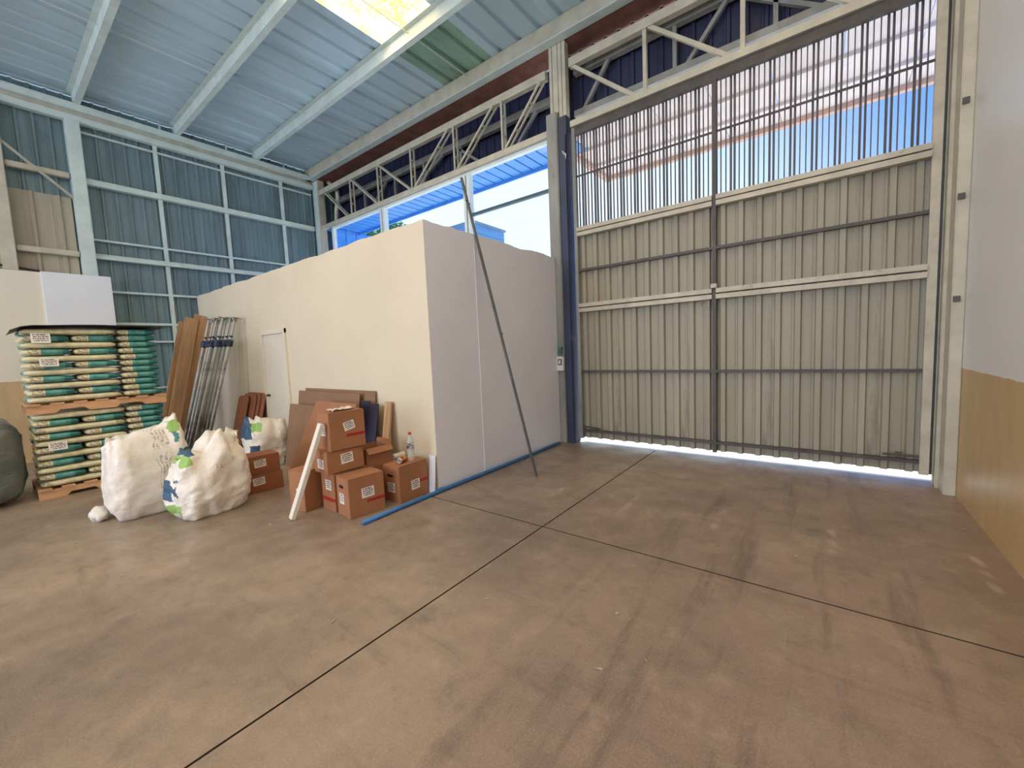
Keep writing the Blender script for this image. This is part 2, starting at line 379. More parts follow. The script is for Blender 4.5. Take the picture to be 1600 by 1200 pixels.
def sheet(prof, place, v0, v1, t=0.003):
    """profiled metal sheet: prof = [(u, depth)], extruded v0..v1, place(u, d, v) -> xyz"""
    bm = nb(); rows = []
    for dd in (0, t):
        rows.append(([bm.verts.new(place(u, d - dd, v0)) for u, d in prof], [bm.verts.new(place(u, d - dd, v1)) for u, d in prof]))
    for a, b in rows:
        for i in range(len(prof) - 1): bm.faces.new((a[i], a[i + 1], b[i + 1], b[i]))
    (a0, b0), (a1, b1) = rows
    for i in range(len(prof) - 1):
        bm.faces.new((a0[i], a0[i + 1], a1[i + 1], a1[i])); bm.faces.new((b0[i], b0[i + 1], b1[i + 1], b1[i]))
    bm.faces.new((a0[0], b0[0], b1[0], a1[0])); bm.faces.new((a0[-1], b0[-1], b1[-1], a1[-1]))
    return bm
def profile(n, pitch, rib, top, depth, mid=True):
    """n ribs of a trapezoidal sheet: rib base width 'rib', crest 'top'"""
    out = []
    for i in range(n):
        o = i * pitch; a = (pitch - rib) / 2
        if mid: out += [(o, 0), (o + a * 0.45, 0), (o + a * 0.5, depth * 0.12), (o + a * 0.62, depth * 0.12), (o + a * 0.67, 0)]
        else: out += [(o, 0)]
        out += [(o + a, 0), (o + a + (rib - top) / 2, depth), (o + a + (rib + top) / 2, depth), (o + a + rib, 0)]
    out.append((n * pitch, 0))
    return out

# ================================================================== SETTING
# floor: four slabs parted by sawn joints
fl = struct(obj('floor', bx(XL - 0.3, XR + 0.2, YB, YG + 0.05, -0.2, -0.012), 'joint_dark'))
XJ, YJ, g = -1.868, 2.777, 0.006
for x0, x1 in ((XL - 0.3, XJ - g), (XJ + g, XR + 0.2)):
    for y0, y1 in ((YB, YJ - g), (YJ + g, YG + 0.05)):
        o = obj('slab', bx(x0, x1, y0, y1, -0.011, 0.0), 'concrete_floor', fl); o.data.materials.append(M('joint_dark'))
        for p_ in o.data.polygons:
            if p_.normal.z < 0.5: p_.material_index = 1
# right wall with painted dado
struct(obj('wall_right', bx(XR, XR + 0.2, YB, YG - 0.02, 0, ZR), 'wall_right_paint'))
# left wall: profiled cladding sheets
wl = struct_empty('wall_left', (XL, 0, 0))
prof = profile(5, 0.186, 0.055, 0.03, 0.03)
first = None
for i in range(17):
    y0 = 6.45 - 0.93 * (i + 1)
    if first is None:
        first = obj('cladding_sheet', sheet(prof, lambda u, d, v: (d - 0.05, u, v), 0, ZR - 0.01), 'cladding_teal', wl)
        first.location = (0, y0, 0)
    else:
        c = link_copy(first, wl); c.location = (0, y0, 0)
# beige replacement sheets in the bay beside the column
for y0 in (-1.5, -0.57, 0.36):
    o = obj('beige_sheet', sheet(profile(3, 0.31, 0.07, 0.035, 0.028), lambda u, d, v: (d + 0.0, u, v), 2.95, 4.45), 'cladding_beige', wl)
    o.location = (0.005, y0, 0)
# low masonry wall in front of the cladding, with the whiter panel at its end
struct(obj('wall_left_masonry', bx(XL + 0.04, XL + 0.2, YB, 0.80, 0, 3.10), 'wall_left_paint'))
wp = obj('white_wall_panel', bx(XL + 0.04, XL + 0.24, 0.80, 1.64, 0, 3.11, bev=0.008), 'white_panel')
tag(wp, 'tall flat white panel at the end of the low cream wall', 'panel')
# front wall below the window, hidden by the partition for the most part
struct(obj('wall_front', bx(XL, -3.40, YG + 0.03, YG + 0.15, 0, 2.72), 'partition_warm_lit'))

# partition room: ragged-topped boards
def ragged(n, L, h, t, amp, f, seed):
    """wall from u=0..L, thickness t, ragged top; f maps (u, v, z)"""
    random.seed(seed); bm = nb(); top = []
    for i in range(n + 1):
        u = L * i / n
        z = h + amp * (noise.noise((u * 2.1, seed, 0)) * 1.2 + noise.noise((u * 9, seed, 3)) * 0.5)
        top.append((u, z))
    A = [(bm.verts.new(f(u, 0, 0)), bm.verts.new(f(u, 0, z)), bm.verts.new(f(u, t, z + 0.004)), bm.verts.new(f(u, t, 0))) for u, z in top]
    for a, b in zip(A, A[1:]):
        for k in range(3): bm.faces.new((a[k], b[k], b[k + 1], a[k + 1]))
    bm.faces.new(A[0]); bm.faces.new(A[-1][::-1])
    return bm
struct(obj('wall_partition_front', ragged(90, XP - (XL + 0.12), ZP, 0.09, 0.022, lambda u, v, z: (min(XL + 0.12 + u, XP - v), YP + v, z), 3), 'partition_warm_lit'))
struct(obj('wall_partition_side', ragged(60, 5.52 - YP, ZP - 0.005, 0.09, 0.02, lambda u, v, z: (XP - v, YP + 0.0005 + max(u, v), z), 8), 'partition_cool_lit'))
struct(obj('ceiling_partition', bx(XL + 0.1, XP - 0.1, YP + 0.1, 5.5, 2.55, 2.62), 'partition_cool_lit'))
# door in the partition
d1 = struct_empty('door_1', (-6.97, YP, 0))
obj('door_leaf', bx(-0.36, 0.36, -0.014, -0.001, 0.01, 1.90), 'door_paint', d1)
for a in (-1, 1): obj('door_casing', bx(a * 0.40 - 0.035, a * 0.40 + 0.035, -0.03, -0.001, 0, 1.97), 'door_paint', d1)
obj('door_casing', bx(-0.435, 0.435, -0.034, -0.001, 1.905, 1.975), 'door_paint', d1)
bm = nb(); tube(bm, (-0.30, -0.014, 0.92), (-0.30, -0.06, 0.92), 0.02, 10); bar(bm, (-0.31, -0.06, 0.92), (-0.21, -0.06, 0.92), 0.018, 0.018, (0, 0, 1))
obj('door_handle', bm, 'chrome_dark', d1, label='dark metal lever handle')
# seam strip on the side face
tr = obj('trim_1', bx(XP, XP + 0.006, 3.69, 3.72, 0.02, 2.84), 'partition_cool_lit'); struct(tr)

# ceiling: profiled roof sheets with a skylight strip in view and one added for light
ce = struct_empty('ceiling', (0, 0, ZR))
PR = profile(3, 0.3667, 0.09, 0.05, 0.045, mid=False)
PR = [(u, d) for u, d in PR]
def roofsheet(mat, name, x0, y0, y1, dz=0.0):
    bm = sheet(PR, lambda u, d, v: (u, v, d + dz), y0, y1, -0.003)
    o = obj(name, bm, mat, ce); o.location = (x0, 0, 0); return o
proto = roofsheet('roof_steel', 'roof_sheet', -10.95, YB, 6.6)
x = -10.95; k = 0
SKX = -5.45
xs = [SKX - 1.1 * i for i in range(1, 6)] + [SKX + 1.1 * i for i in range(1, 7) if i != 4]
for i, x in enumerate(xs):
    if i == 0: proto.location.x = x
    else: c = link_copy(proto, ce); c.location = (x, 0, 0)
roofsheet('roof_green', 'stained_roof_sheet', SKX, 4.30, 6.6)['label'] = 'greenish stained roof sheet below the skylight'
roofsheet('skylight_fibreglass', 'skylight_sheet', SKX, YB, 4.32, 0.006)['label'] = 'added glowing skylight sheet out of view to the right'
roofsheet('skylight_fibreglass', 'skylight_sheet', SKX + 4.4, YB, 4.32, 0.006)['label'] = 'added glowing skylight sheet out of view to the right'  # unseen strip, added to brighten the partition side and the floor
roofsheet('roof_steel', 'roof_sheet', SKX + 4.4, 4.30, 6.6)

# window band above the partition
w1 = struct_empty('window_1', (-6.9, YG, 2.72))
def wpart(n, a, mat='white_frame'): return obj(n, bx(*a), mat, w1, world=True)
wpart('frame_head', (-9.72, -3.40, YG + 0.02, YG + 0.10, 4.65, 4.70))
wpart('frame_sill', (-9.72, -3.40, YG + 0.02, YG + 0.10, 2.72, 2.77))
wpart('frame_jamb', (-9.76, -9.68, YG + 0.02, YG + 0.10, 2.77, 4.65))
wpart('frame_jamb', (-3.44, -3.40, YG + 0.02, YG + 0.10, 2.77, 4.65))
for xm in (-7.68, -5.18):
    for q in (-0.045, 0.045): wpart('mullion', (xm + q - 0.03, xm + q + 0.03, YG + 0.0, YG + 0.11, 2.77, 4.65))
    wpart('mullion_gasket', (xm - 0.013, xm + 0.013, YG + 0.03, YG + 0.09, 2.77, 4.65), 'gasket')
wpart('transom', (-5.10, -3.44, YG + 0.03, YG + 0.09, 3.93, 3.975), 'gasket')
for x0, x1, z0, z1 in ((-9.68, -7.756, 2.77, 4.65), (-7.604, -5.256, 2.77, 4.65), (-5.104, -3.44, 2.77, 3.93), (-5.104, -3.44, 3.975, 4.65)):
    wpart('pane', (x0, x1, YG + 0.058, YG + 0.063, z0, z1), 'window_glass')

# ================================================================== STEEL FRAME
# purlins (Z sections)
for i, y in enumerate((-1.4, 0.03, 1.45, 2.84, 4.28)):
    bm = nb(); x0, x1 = XL + 0.02, XR - 0.01
    zt = ZR - 0.004
    box(bm, x0, x1, y, y + 0.006, zt - 0.17, zt); box(bm, x0, x1, y + 0.006, y + 0.085, zt - 0.17, zt - 0.164)
    box(bm, x0, x1, y + 0.079, y + 0.085, zt - 0.164, zt - 0.14); box(bm, x0, x1, y - 0.07, y, zt - 0.006, zt)
    tag(obj('roof_purlin', bm, 'mint_paint'),
        ['pale steel roof purlin behind the hall column line', 'pale steel roof purlin farthest from the gate', 'pale steel roof purlin meeting the column of the left wall', 'pale steel roof purlin between the column line and the skylight end',
         'pale steel roof purlin at the lower end of the skylight'][i], 'beam', 'roof purlins')
# eave beam and rusty plate over the trusses
eb = thing('eave_beam', 'large pale steel eave beam running above the window trusses and gate', 'beam', (-4.7, 5.5, 5.93))
bm = nb(); box(bm, XL - 0.1, XR - 0.01, 5.52, 5.535, 5.945, ZR - 0.004); obj('web', bm, 'cream_steel', eb, world=True)
obj('lower_flange', bx(XL - 0.1, XR - 0.01, 5.46, 5.60, 5.93, 5.945), 'mint_paint', eb, world=True)
obj('upper_flange', bx(XL - 0.1, XR - 0.01, 5.535, 5.60, ZR - 0.02, ZR - 0.004), 'cream_steel', eb, world=True)
obj('rusty_plate', bx(XL - 0.1, XR - 0.01, 5.601, 6.02, 5.95, 5.958), 'rust_steel', eb, world=True, label='rust-brown underside plate')
# left wall beam
lb = thing('wall_beam', 'long pale mint double beam along the top of the left wall', 'beam', (XL + 0.06, 2, 5.7))
obj('upper_channel', bx(XL + 0.0, XL + 0.16, YB, 5.60, 5.93, 6.045, bev=0.01), 'mint_paint', lb, world=True)
obj('lower_channel', bx(XL + 0.0, XL + 0.13, YB, 5.60, 5.74, 5.85, bev=0.01), 'mint_paint', lb, world=True)
obj('backing_strip', bx(XL + 0.0, XL + 0.07, YB, 5.60, 5.851, 5.929), 'cream_steel', lb, world=True)
tag(obj('steel_column', bx(XL + 0.0, XL + 0.19, 1.31, 1.49, 3.112, 5.739, bev=0.008), 'mint_paint'), 'wide pale mint steel column rising behind the white panel', 'column')
tag(obj('steel_column', bx(XL + 0.0, XL + 0.19, 0.42, 0.58, 3.102, 5.739, bev=0.008), 'cream_steel'), 'cream steel column standing on the low cream wall', 'column')
cc = thing('corner_column', 'pale steel column in the corner between cladding and window', 'column', (-10.2, 5.7, 0))
obj('web', bx(XL + 0.14, XL + 0.30, 5.61, 5.67, 0, 5.92), 'mint_paint', cc, world=True)
obj('flange', bx(XL + 0.31, XL + 0.35, 5.60, 5.76, 0, 5.92), 'cream_steel', cc, world=True)
obj('flange', bx(XL + 0.10, XL + 0.13, 5.60, 5.76, 0, 5.92), 'mint_paint', cc, world=True)
# girt grid of the left wall
gf = thing('girt_frame', 'pale mint grid of girts and studs welded over the left cladding', 'frame', (XL, 3.6, 1.0))
for z, h, dpt in ((4.77, 0.10, 0.10), (3.78, 0.035, 0.06), (3.48, 0.085, 0.10), (2.87, 0.04, 0.06), (2.29, 0.045, 0.06), (1.95, 0.035, 0.06), (1.05, 0.035, 0.06), (5.62, 0.03, 0.05)):
    bm = nb(); y0 = 1.50 if z > 3.2 else 1.66
    box(bm, XL, XL + dpt, y0, 5.58, z - h / 2, z + h / 2)
    if h > 0.06: box(bm, XL + dpt, XL + dpt + 0.012, y0, 5.58, z - h / 2, z - h / 2 + 0.02); box(bm, XL + dpt, XL + dpt + 0.012, y0, 5.58, z + h / 2 - 0.02, z + h / 2)
    obj('girt', bm, 'mint_paint', gf, world=True)
for y, zz in ((2.52, 0.0), (3.65, 2.9), (4.85, 2.9)):
    obj('stud', bx(XL, XL + 0.055, y - 0.03, y + 0.03, zz, 5.74), 'mint_paint', gf, world=True)
    obj('stud', bx(XL, XL + 0.04, y + 0.1, y + 0.13, 6.046, ZR - 0.01), 'mint_paint', gf, world=True)
gf2 = thing('girt_frame', 'short cream girts beside the beige sheets of the left wall', 'frame', (XL, 0.9, 3.4))
for z in (4.80, 3.48):
    for y0, y1 in ((0.59, 1.30), (-2.0, 0.41)):
        obj('girt', bx(XL + 0.035, XL + 0.13, y0, y1, z - 0.045, z + 0.045, bev=0.01), 'cream_steel', gf2, world=True)
bm = nb()
for q in (0, 0.03): bar(bm, (XL + 0.16, 0.50, 5.20 - q), (XL + 0.16, 1.32, 4.42 - q), 0.014, 0.014)
tag(obj('brace_rod', bm, 'cream_steel'), 'thin slanted double brace rod between two columns', 'brace')
bm = nb(); polytube(bm, [(XL + 0.12, -1.2, 3.13), (XL + 0.12, -0.2, 3.20), (XL + 0.12, 0.5, 3.17), (XL + 0.12, 0.8, 3.125)], 0.018)
tag(obj('cable', bm, 'cable_black'), 'black cable lying along the top of the low cream wall', 'cable')
# sag rods under the roof
for x, y0, y1, lab in ((-7.95, -1.3, 5.5, 'thin white sag rod crossing the purlins near the left wall'), (-4.9, -1.3, 5.5, 'thin white sag rod crossing the purlins below the skylight')):
    bm = nb(); tube(bm, (x, y0, 6.15), (x, y1, 6.15), 0.008, 6); tag(obj('sag_rod', bm, 'rod_white'), lab, 'rod')

# trusses
ZT, ZB_ = 5.60, 4.755
def truss(name, lab, y, x0, x1, verts, diags, mat, double=True, zt=ZT, zb=ZB_, th=0.03):
    t = thing(name, lab, 'truss', ((x0 + x1) / 2, y, zb), group=None)
    obj('top_chord', bx(x0, x1, y - 0.04, y + 0.05, zt - 0.06, zt + 0.06), mat, t, world=True)
    obj('bottom_chord', bx(x0, x1, y - 0.045, y + 0.055, zb - 0.05, zb + 0.035), mat, t, world=True)
    a, b = zt - 0.05, zb + 0.03
    def member(n, p0, p1):
        bm = nb()
        if double:
            for s in (-0.045, 0.045):
                bar(bm, (p0[0], y + s, p0[1]), (p1[0], y + s, p1[1]), th, 0.025)
            for q in (0.3, 0.7):
                X = p0[0] + (p1[0] - p0[0]) * q; Z = p0[1] + (p1[1] - p0[1]) * q
                box(bm, X - 0.015, X + 0.015, y - 0.032, y + 0.032, Z - 0.015, Z + 0.015)
        else: bar(bm, (p0[0], y, p0[1]), (p1[0], y, p1[1]), th * 1.6, 0.05)
        obj(n, bm, mat, t, world=True)
    for v in verts: member('web_post', (v, b), (v, a))
    for xt, xb in diags: member('web_diagonal', (xt, a), (xb, b))
    return t
truss('lattice_truss', 'pale lattice truss directly above the long window', YG, -10.12, -3.42, (-8.73, -7.68, -6.58, -5.38, -4.27),
      ((-9.85, -8.94), (-8.72, -7.77), (-7.66, -6.66), (-5.50, -6.50), (-4.44, -5.32), (-3.50, -4.22)), 'cream_steel')
truss('lattice_truss', 'darker lattice truss behind the one above the window', 6.24, -10.3, -3.35, (-9.1, -7.9, -6.9, -5.8, -4.7),
      ((-8.2, -9.0), (-6.3, -7.6), (-5.9, -5.1), (-4.0, -4.6)), 'post_grey', False, zb=4.92)
truss('lattice_truss', 'cream lattice truss directly above the tall gate', YG, -3.02, 0.85, (-1.92, -0.80, 0.28),
      ((-2.97, -2.06), (-1.86, -0.94), (-0.75, 0.2)), 'cream_steel', False)
truss('lattice_truss', 'darker lattice truss behind the one above the gate', 5.85, -3.05, XR - 0.12, (-1.6, -0.5, 0.6),
      ((-2.5, -2.9), (-1.0, -1.45), (-0.9, -0.1)), 'post_grey', False, zb=4.99)
# dark cladding behind the trusses
wu = struct_empty('wall_front_upper', (0, 6.42, 4.82))
pr = profile(5, 0.2, 0.06, 0.035, 0.03)
f0 = None
for i in range(7):
    if f0 is None:
        f0 = obj('cladding_sheet', sheet(pr, lambda u, d, v: (u, -d, v), 0.0, ZR - 4.83, -0.003), 'dark_sheet', wu); f0.location = (-10.6, 0, 0)
    else:
        c = link_copy(f0, wu); c.location = (-10.6 + i, 0, 0)
wg = struct_empty('wall_gate_upper', (0, 5.985, 4.92)); f0 = None
for i in range(5):
    if f0 is None:
        f0 = obj('cladding_sheet', sheet(pr, lambda u, d, v: (u, -d, v), 0.0, 5.94 - 4.92, -0.003), 'dark_sheet', wg); f0.location = (-3.30, 0, 0)
    else:
        c = link_copy(f0, wg); c.location = (-3.30 + i, 0, 0)
# corner pvc pipe
bm = nb(); polytube(bm, [(-10.0, 5.83, 5.88), (-9.90, 5.83, 5.80), (-9.74, 5.83, 5.70), (-9.64, 5.83, 5.57), (-9.64, 5.83, 5.44), (-9.68, 5.83, 5.30), (-9.74, 5.83, 5.14), (-9.78, 5.83, 4.84)], 0.05, 12)
tag(obj('drain_pipe', bm, 'pvc_cream', smooth=True), 'curved cream plastic drain pipe in the window corner', 'pipe')

# gate post between window and gate
gp = thing('gate_post', 'tall grey steel post between the window and the gate', 'post', (-3.22, YG, 0))
obj('box_column', bx(-3.385, -3.20, 5.53, 5.72, 0, 4.97, bev=0.012), 'post_grey', gp, world=True)
obj('guide_channel', bx(-3.198, -3.06, 5.56, 5.74, 0, 4.88, bev=0.006), 'dark_blue_steel', gp, world=True, label='dark blue guide channel')
obj('guide_lip', bx(-3.10, -3.07, 5.53, 5.559, 0, 4.6), 'dark_blue_steel', gp, world=True)
for x0, x1 in ((-3.34, -3.295), (-3.285, -3.20), (-3.19, -3.135), (-3.125, -3.07)):
    obj('upper_channel', bx(x0, x1, 5.60, 5.70, 4.98 if x0 < -3.2 else 4.89, 5.925), 'cream_steel', gp, world=True)
bm = nb(); vs = [bm.verts.new(v) for v in ((-3.14, 5.552, 4.40), (-3.04, 5.50, 4.30), (-3.08, 5.552, 4.22))]; bm.faces.new(vs)
e = bmesh.ops.extrude_face_region(bm, geom=bm.faces[:]); bmesh.ops.translate(bm, verts=[v for v in e['geom'] if isinstance(v, bmesh.types.BMVert)], vec=(0.004, -0.004, 0))
obj('torn_flap', bm, 'mint_paint', gp, world=True)
sb = thing('switch_box', 'small white gate switch box with green buttons on the grey post', 'switch', (-3.22, 5.52, 1.2))
obj('housing', bx(-0.085, 0.03, -0.045, 0.008, -0.06, 0.16, bev=0.006), 'switch_white', sb)
obj('dial_ring', bx(-0.06, 0.01, -0.052, -0.0455, 0.03, 0.12, bev=0.003), 'cable_black', sb)
obj('dial', bx(-0.045, -0.005, -0.058, -0.0525, 0.045, 0.105, bev=0.002), 'switch_white', sb)
for q in (0.19, 0.26): obj('button', bx(-0.06, 0.0, -0.03, 0.008, q, q + 0.05, bev=0.004), 'switch_green', sb, label='green button')

# right-hand gate column
gc = thing('gate_column', 'cream steel column where the gate meets the right wall', 'column', (0.93, 5.4, 0))
obj('outer_channel', bx(0.862, 0.968, 5.47, 5.627, 0, 5.92, bev=0.006), 'gate_rail', gc, world=True)
obj('inner_channel', bx(0.885, 0.968, 5.27, 5.469, 0, 5.92, bev=0.006), 'cream_steel', gc, world=True)
obj('groove_strip', bx(0.8595, 0.8615, 5.53, 5.54, 0, 5.9), 'gate_dark', gc, world=True)
obj('rear_plate', bx(0.848, 0.968, 5.745, 5.765, 0.06, 4.75), 'gate_dark', gc, world=True)
for z in (4.25, 2.62, 3.4, 1.75): obj('clip', bx(0.893, 0.935, 5.25, 5.2695, z, z + 0.05), 'gate_dark', gc, world=True, label='small dark clip')

# ================================================================== GATE
G0, G1, GM = -3.02, 0.845, -1.10
gt = thing('warehouse_gate', 'tall two-leaf steel gate with ribbed lower sheets and perforated upper part', 'gate', ((G0 + G1) / 2, YG + 0.05, 0.055))
gy0, gy1 = YG - 0.01, YG + 0.05
def gpart(n, a, mat='gate_rail', **k): return obj(n, bx(*a), mat, gt, world=True, **k)
for x0, x1 in ((G0, G0 + 0.05), (GM - 0.022, GM + 0.022), (G1 - 0.07, G1)):
    gpart('stile', (x0, x1, gy0 - 0.002, gy1, 0.075, 4.70), 'gate_rail' if x0 > 0 else 'gate_dark' if x0 > -2 else 'post_grey')
bays = ((G0 + 0.051, GM - 0.023), (GM + 0.023, G1 - 0.071))
for x0, x1 in bays:
    for z, h, mat in ((3.235, 0.055, 'gate_rail'), (3.165, 0.055, 'gate_rail'), (2.118, 0.055, 'gate_rail'), (2.045, 0.055, 'gate_rail'), (2.64, 0.035, 'gate_dark'), (1.118, 0.03, 'gate_dark'), (0.20, 0.035, 'gate_dark')):
        d = 0.03 if h > 0.05 else 0.0
        gpart('rail', (x0, x1, gy0 - d, gy1, z - h / 2, z + h / 2), mat)
    gpart('rail', (x0, x1, gy0, gy1, 4.59, 4.70), 'gate_dark')
    gpart('thin_rail', (x0, x1, gy0 + 0.02, gy0 + 0.035, 4.0, 4.022), 'slat_dark')
# ribbed lower sheets, two per leaf
pg = profile(5, 0.19, 0.075, 0.05, 0.042)
for x0, x1 in bays:
    L = (x1 - x0 + 0.06) / 2
    for q in range(2):
        k = L / 0.95
        o = obj('ribbed_sheet', sheet([(u * k, d) for u, d in pg], lambda u, d, v: (u, -d, v), 0.08, 3.27, -0.003), 'gate_sheet', gt, world=False)
        o.location = Vector((x0 - 0.03 + q * L, YG + 0.085, 0)) - Vector(gt.location)
# upper perforated part: sheets and the solid ribs between them
for x0, x1 in bays:
    gpart('perforated_sheet', (x0 - 0.03, x1 + 0.03, YG + 0.064, YG + 0.0655, 3.27, 4.69), 'perforated_metal')
slat0 = None
n = 19; pitch = (G1 - 0.07 - G0 - 0.05) / n
for i in range(n):
    for off, wd in ((0.0, 0.010), (0.055, 0.022), (0.095, 0.020), (0.145, 0.010)):
        x = G0 + 0.055 + i * pitch + off * pitch / 0.2 + 0.008
        if slat0 is None:
            bm = bx(-0.5, 0.5, -0.014, 0.014, 3.265 - 0.055, 4.69 - 0.055); slat0 = obj('vertical_slat', bm, 'slat_dark', gt); s = slat0
        else: s = link_copy(slat0, gt)
        s.scale = (wd, 1, 1); s.location = (x - gt.location.x, 0.03, 0)
bm = nb(); polytube(bm, [(-1.235, gy0, 1.985), (-1.235, gy0 - 0.05, 1.98), (-1.235, gy0 - 0.05, 1.94), (-1.15, gy0 - 0.05, 1.94), (-1.15, gy0 - 0.05, 1.98), (-1.15, gy0, 1.985)], 0.007, 6)
obj('handle', bm, 'galvanised', gt, world=True, label='small bent steel pull handle')
gpart('latch', (-1.135, -1.065, gy0 - 0.045, gy0 - 0.002, 2.15, 2.20), 'gate_rail')
bm = nb(); tube(bm, (G1 - 0.35, gy0 - 0.02, 0.26), (G1 - 0.08, gy0 - 0.02, 0.26), 0.012, 8); box(bm, G1 - 0.25, G1 - 0.2, gy0 - 0.03, gy0, 0.24, 0.29)
obj('bolt', bm, 'gate_dark', gt, world=True, label='dark sliding bolt')
bm = nb(); tube(bm, (G0 + 0.06, gy0 - 0.02, 0.27), (G0 + 0.35, gy0 - 0.02, 0.25), 0.012, 8)
obj('bolt', bm, 'gate_dark', gt, world=True, label='dark sliding bolt')

# ================================================================== OUTSIDE
og = struct(obj('ground_outside', bx(-60, 60, YG + 0.05, 90, -0.2, -0.02), 'ground_out'))
# blue soffit with battens over the window
bs = struct_empty('soffit_blue', (-7, 6.1, 4.76))
x = -10.3; w_ = 0.0; proto = None
i = 0
while x < -3.4:
    if proto is None:
        proto = obj('soffit_plank', bx(0.016, 0.206, -0.36, 0.42, 0, 0.03), 'blue_soffit', bs); proto.location = (x + 7, 0, 0)
    else: c = link_copy(proto, bs); c.location = (x + 7, 0, 0)
    x += 0.222
obj('soffit_backing', bx(-3.3, 3.55, -0.36, 0.42, 0.031, 0.05), 'blue_groove', bs)
obj('fascia', bx(-3.3, 3.55, 0.42, 0.45, -0.06, 0.4), 'blue_soffit', bs)
# blue cladding return beside the window
br = struct_empty('wall_return_blue', (-9.95, 5.85, 0))
for i in range(5):
    obj('cladding_plank', bx(0, 0.03, i * 0.3, i * 0.3 + 0.285, 0, 4.75), 'blue_soffit', br)
obj('backing', bx(-0.03, -0.001, 0, 1.5, 0, 4.75), 'blue_groove', br)
bm = nb(); tube(bm, (-9.918, 6.3, 4.28), (-9.86, 6.3, 4.28), 0.09, 16); tag(obj('wall_lamp', bm, 'white_panel'), 'round white lamp on the blue cladding outside the window', 'lamp')
# dark soffit in front of the gate louvres
struct(obj('soffit_gate', bx(-3.35, XR + 0.3, YG + 0.09, 5.80, 4.72, 4.75), 'dark_sheet'))
# pale canopy over the yard outside the gate
cy = thing('yard_canopy', 'pale canopy with pinkish edge over the yard outside the gate', 'canopy', (0, 7.4, 5.0))
for i in range(9):
    x0 = -3.62 + i * 0.75
    obj('soffit_panel', bx(x0 + 0.006, x0 + 0.744, -1.40, 0.93, 0, 0.03), 'canopy_white', cy)
for yy in (-1.1, -0.45, 0.25): obj('joist', bx(-3.62, 3.1, yy, yy + 0.05, -0.05, -0.001), 'canopy_white', cy)
obj('edge_beam', bx(-3.66, 3.1, 0.931, 1.03, -0.08, 0.16), 'canopy_edge', cy)
obj('edge_beam', bx(-3.72, -3.622, -1.0, 1.03, -0.08, 0.16), 'canopy_edge', cy)
# building across the yard
fb = thing('far_building', 'pale blue flat-roofed block building far across the yard', 'building', (-19.7, 22, 0))
obj('wall', bx(-3.2, 0, 0, 3.5, 0, 10.45), 'far_house', fb)
obj('roof', bx(-3.35, 0.12, -0.12, 3.62, 10.451, 10.6), 'far_roof', fb)
for q in range(5): obj('cladding_band', bx(0.001, 0.04, 0.02, 3.48, 7.55 + q * 0.57, 8.08 + q * 0.57), 'far_house', fb)
for q in range(2): obj('window', bx(-2.7 + q * 1.3, -1.8 + q * 1.3, -0.06, -0.001, 7.4, 8.8), 'far_glass', fb)
def tree(loc, lab, h, r, seed):
    t = thing('tree', lab, 'tree', loc); random.seed(seed)
    bm = nb(); tube(bm, (0, 0, 0), (0.1, 0, h * 0.6), 0.2, 8, 0.12); tube(bm, (0.05, 0, h * 0.45), (0.7, 0.2, h * 0.75), 0.09, 6, 0.04); tube(bm, (0.05, 0, h * 0.5), (-0.7, -0.2, h * 0.8), 0.09, 6, 0.04)
    obj('trunk', bm, 'bark', t)
    bm = nb()
    for i in range(2600):
        v = Vector((random.gauss(0, 1), random.gauss(0, 1), random.gauss(0, 1))).normalized() * r * random.random() ** 0.4
        v.z *= 0.8; c = v + Vector((0, 0, h * 0.78)); a = Vector((random.gauss(0, 1), random.gauss(0, 1), random.gauss(0, 1))).normalized(); b = a.orthogonal().normalized()
        s = 0.06
        bm.faces.new([bm.verts.new(c + a * s * p + b * s * 0.6 * q) for p, q in ((-1, 0), (0, -1), (1, 0), (0, 1))])
    f = obj('foliage', bm, 'leaf', t); f['kind'] = 'stuff'
tree((-19.4, 13, 0), 'leafy green tree seen through the far end of the window', 9.6, 1.1, 3)
tree((-17.0, 13.2, 0), 'narrower green tree seen through the far end of the window', 9.4, 0.9, 4)

# ================================================================== GOODS
# ---- pallets of product sacks
def pallet(loc, lab):
    t = thing('pallet', lab, 'pallet', loc, group='pallets under the product sacks')
    # stringers along y with fork notches
    for x in (-0.40, 0.0, 0.40):
        pts = [(-0.62, 0), (-0.40, 0), (-0.36, 0.04), (-0.16, 0.04), (-0.12, 0), (0.12, 0), (0.16, 0.04), (0.36, 0.04), (0.40, 0), (0.62, 0), (0.62, 0.098), (-0.62, 0.098)]
        bm = nb(); v = [bm.verts.new((x - 0.02, a, b)) for a, b in pts]; f = bm.faces.new(v)
        e = bmesh.ops.extrude_face_region(bm, geom=[f]); bmesh.ops.translate(bm, verts=[q for q in e['geom'] if isinstance(q, bmesh.types.BMVert)], vec=(0.04, 0, 0))
        obj('stringer', bm, 'pallet_wood', t)
    for i in range(7):
        y = -0.565 + i * 1.13 / 6
        obj('deck_board', bx(-0.43, 0.43, y - 0.055, y + 0.055, 0.0985, 0.118), 'pallet_wood', t)
    return t
PX, PY = -7.56, 0.93
RZ = math.radians(0)
pallet((PX, PY, 0.0), 'pale wooden pallet on the floor under the lower sack pile')
pallet((PX, PY, 0.99), 'pale wooden pallet between the lower and the upper sack piles')
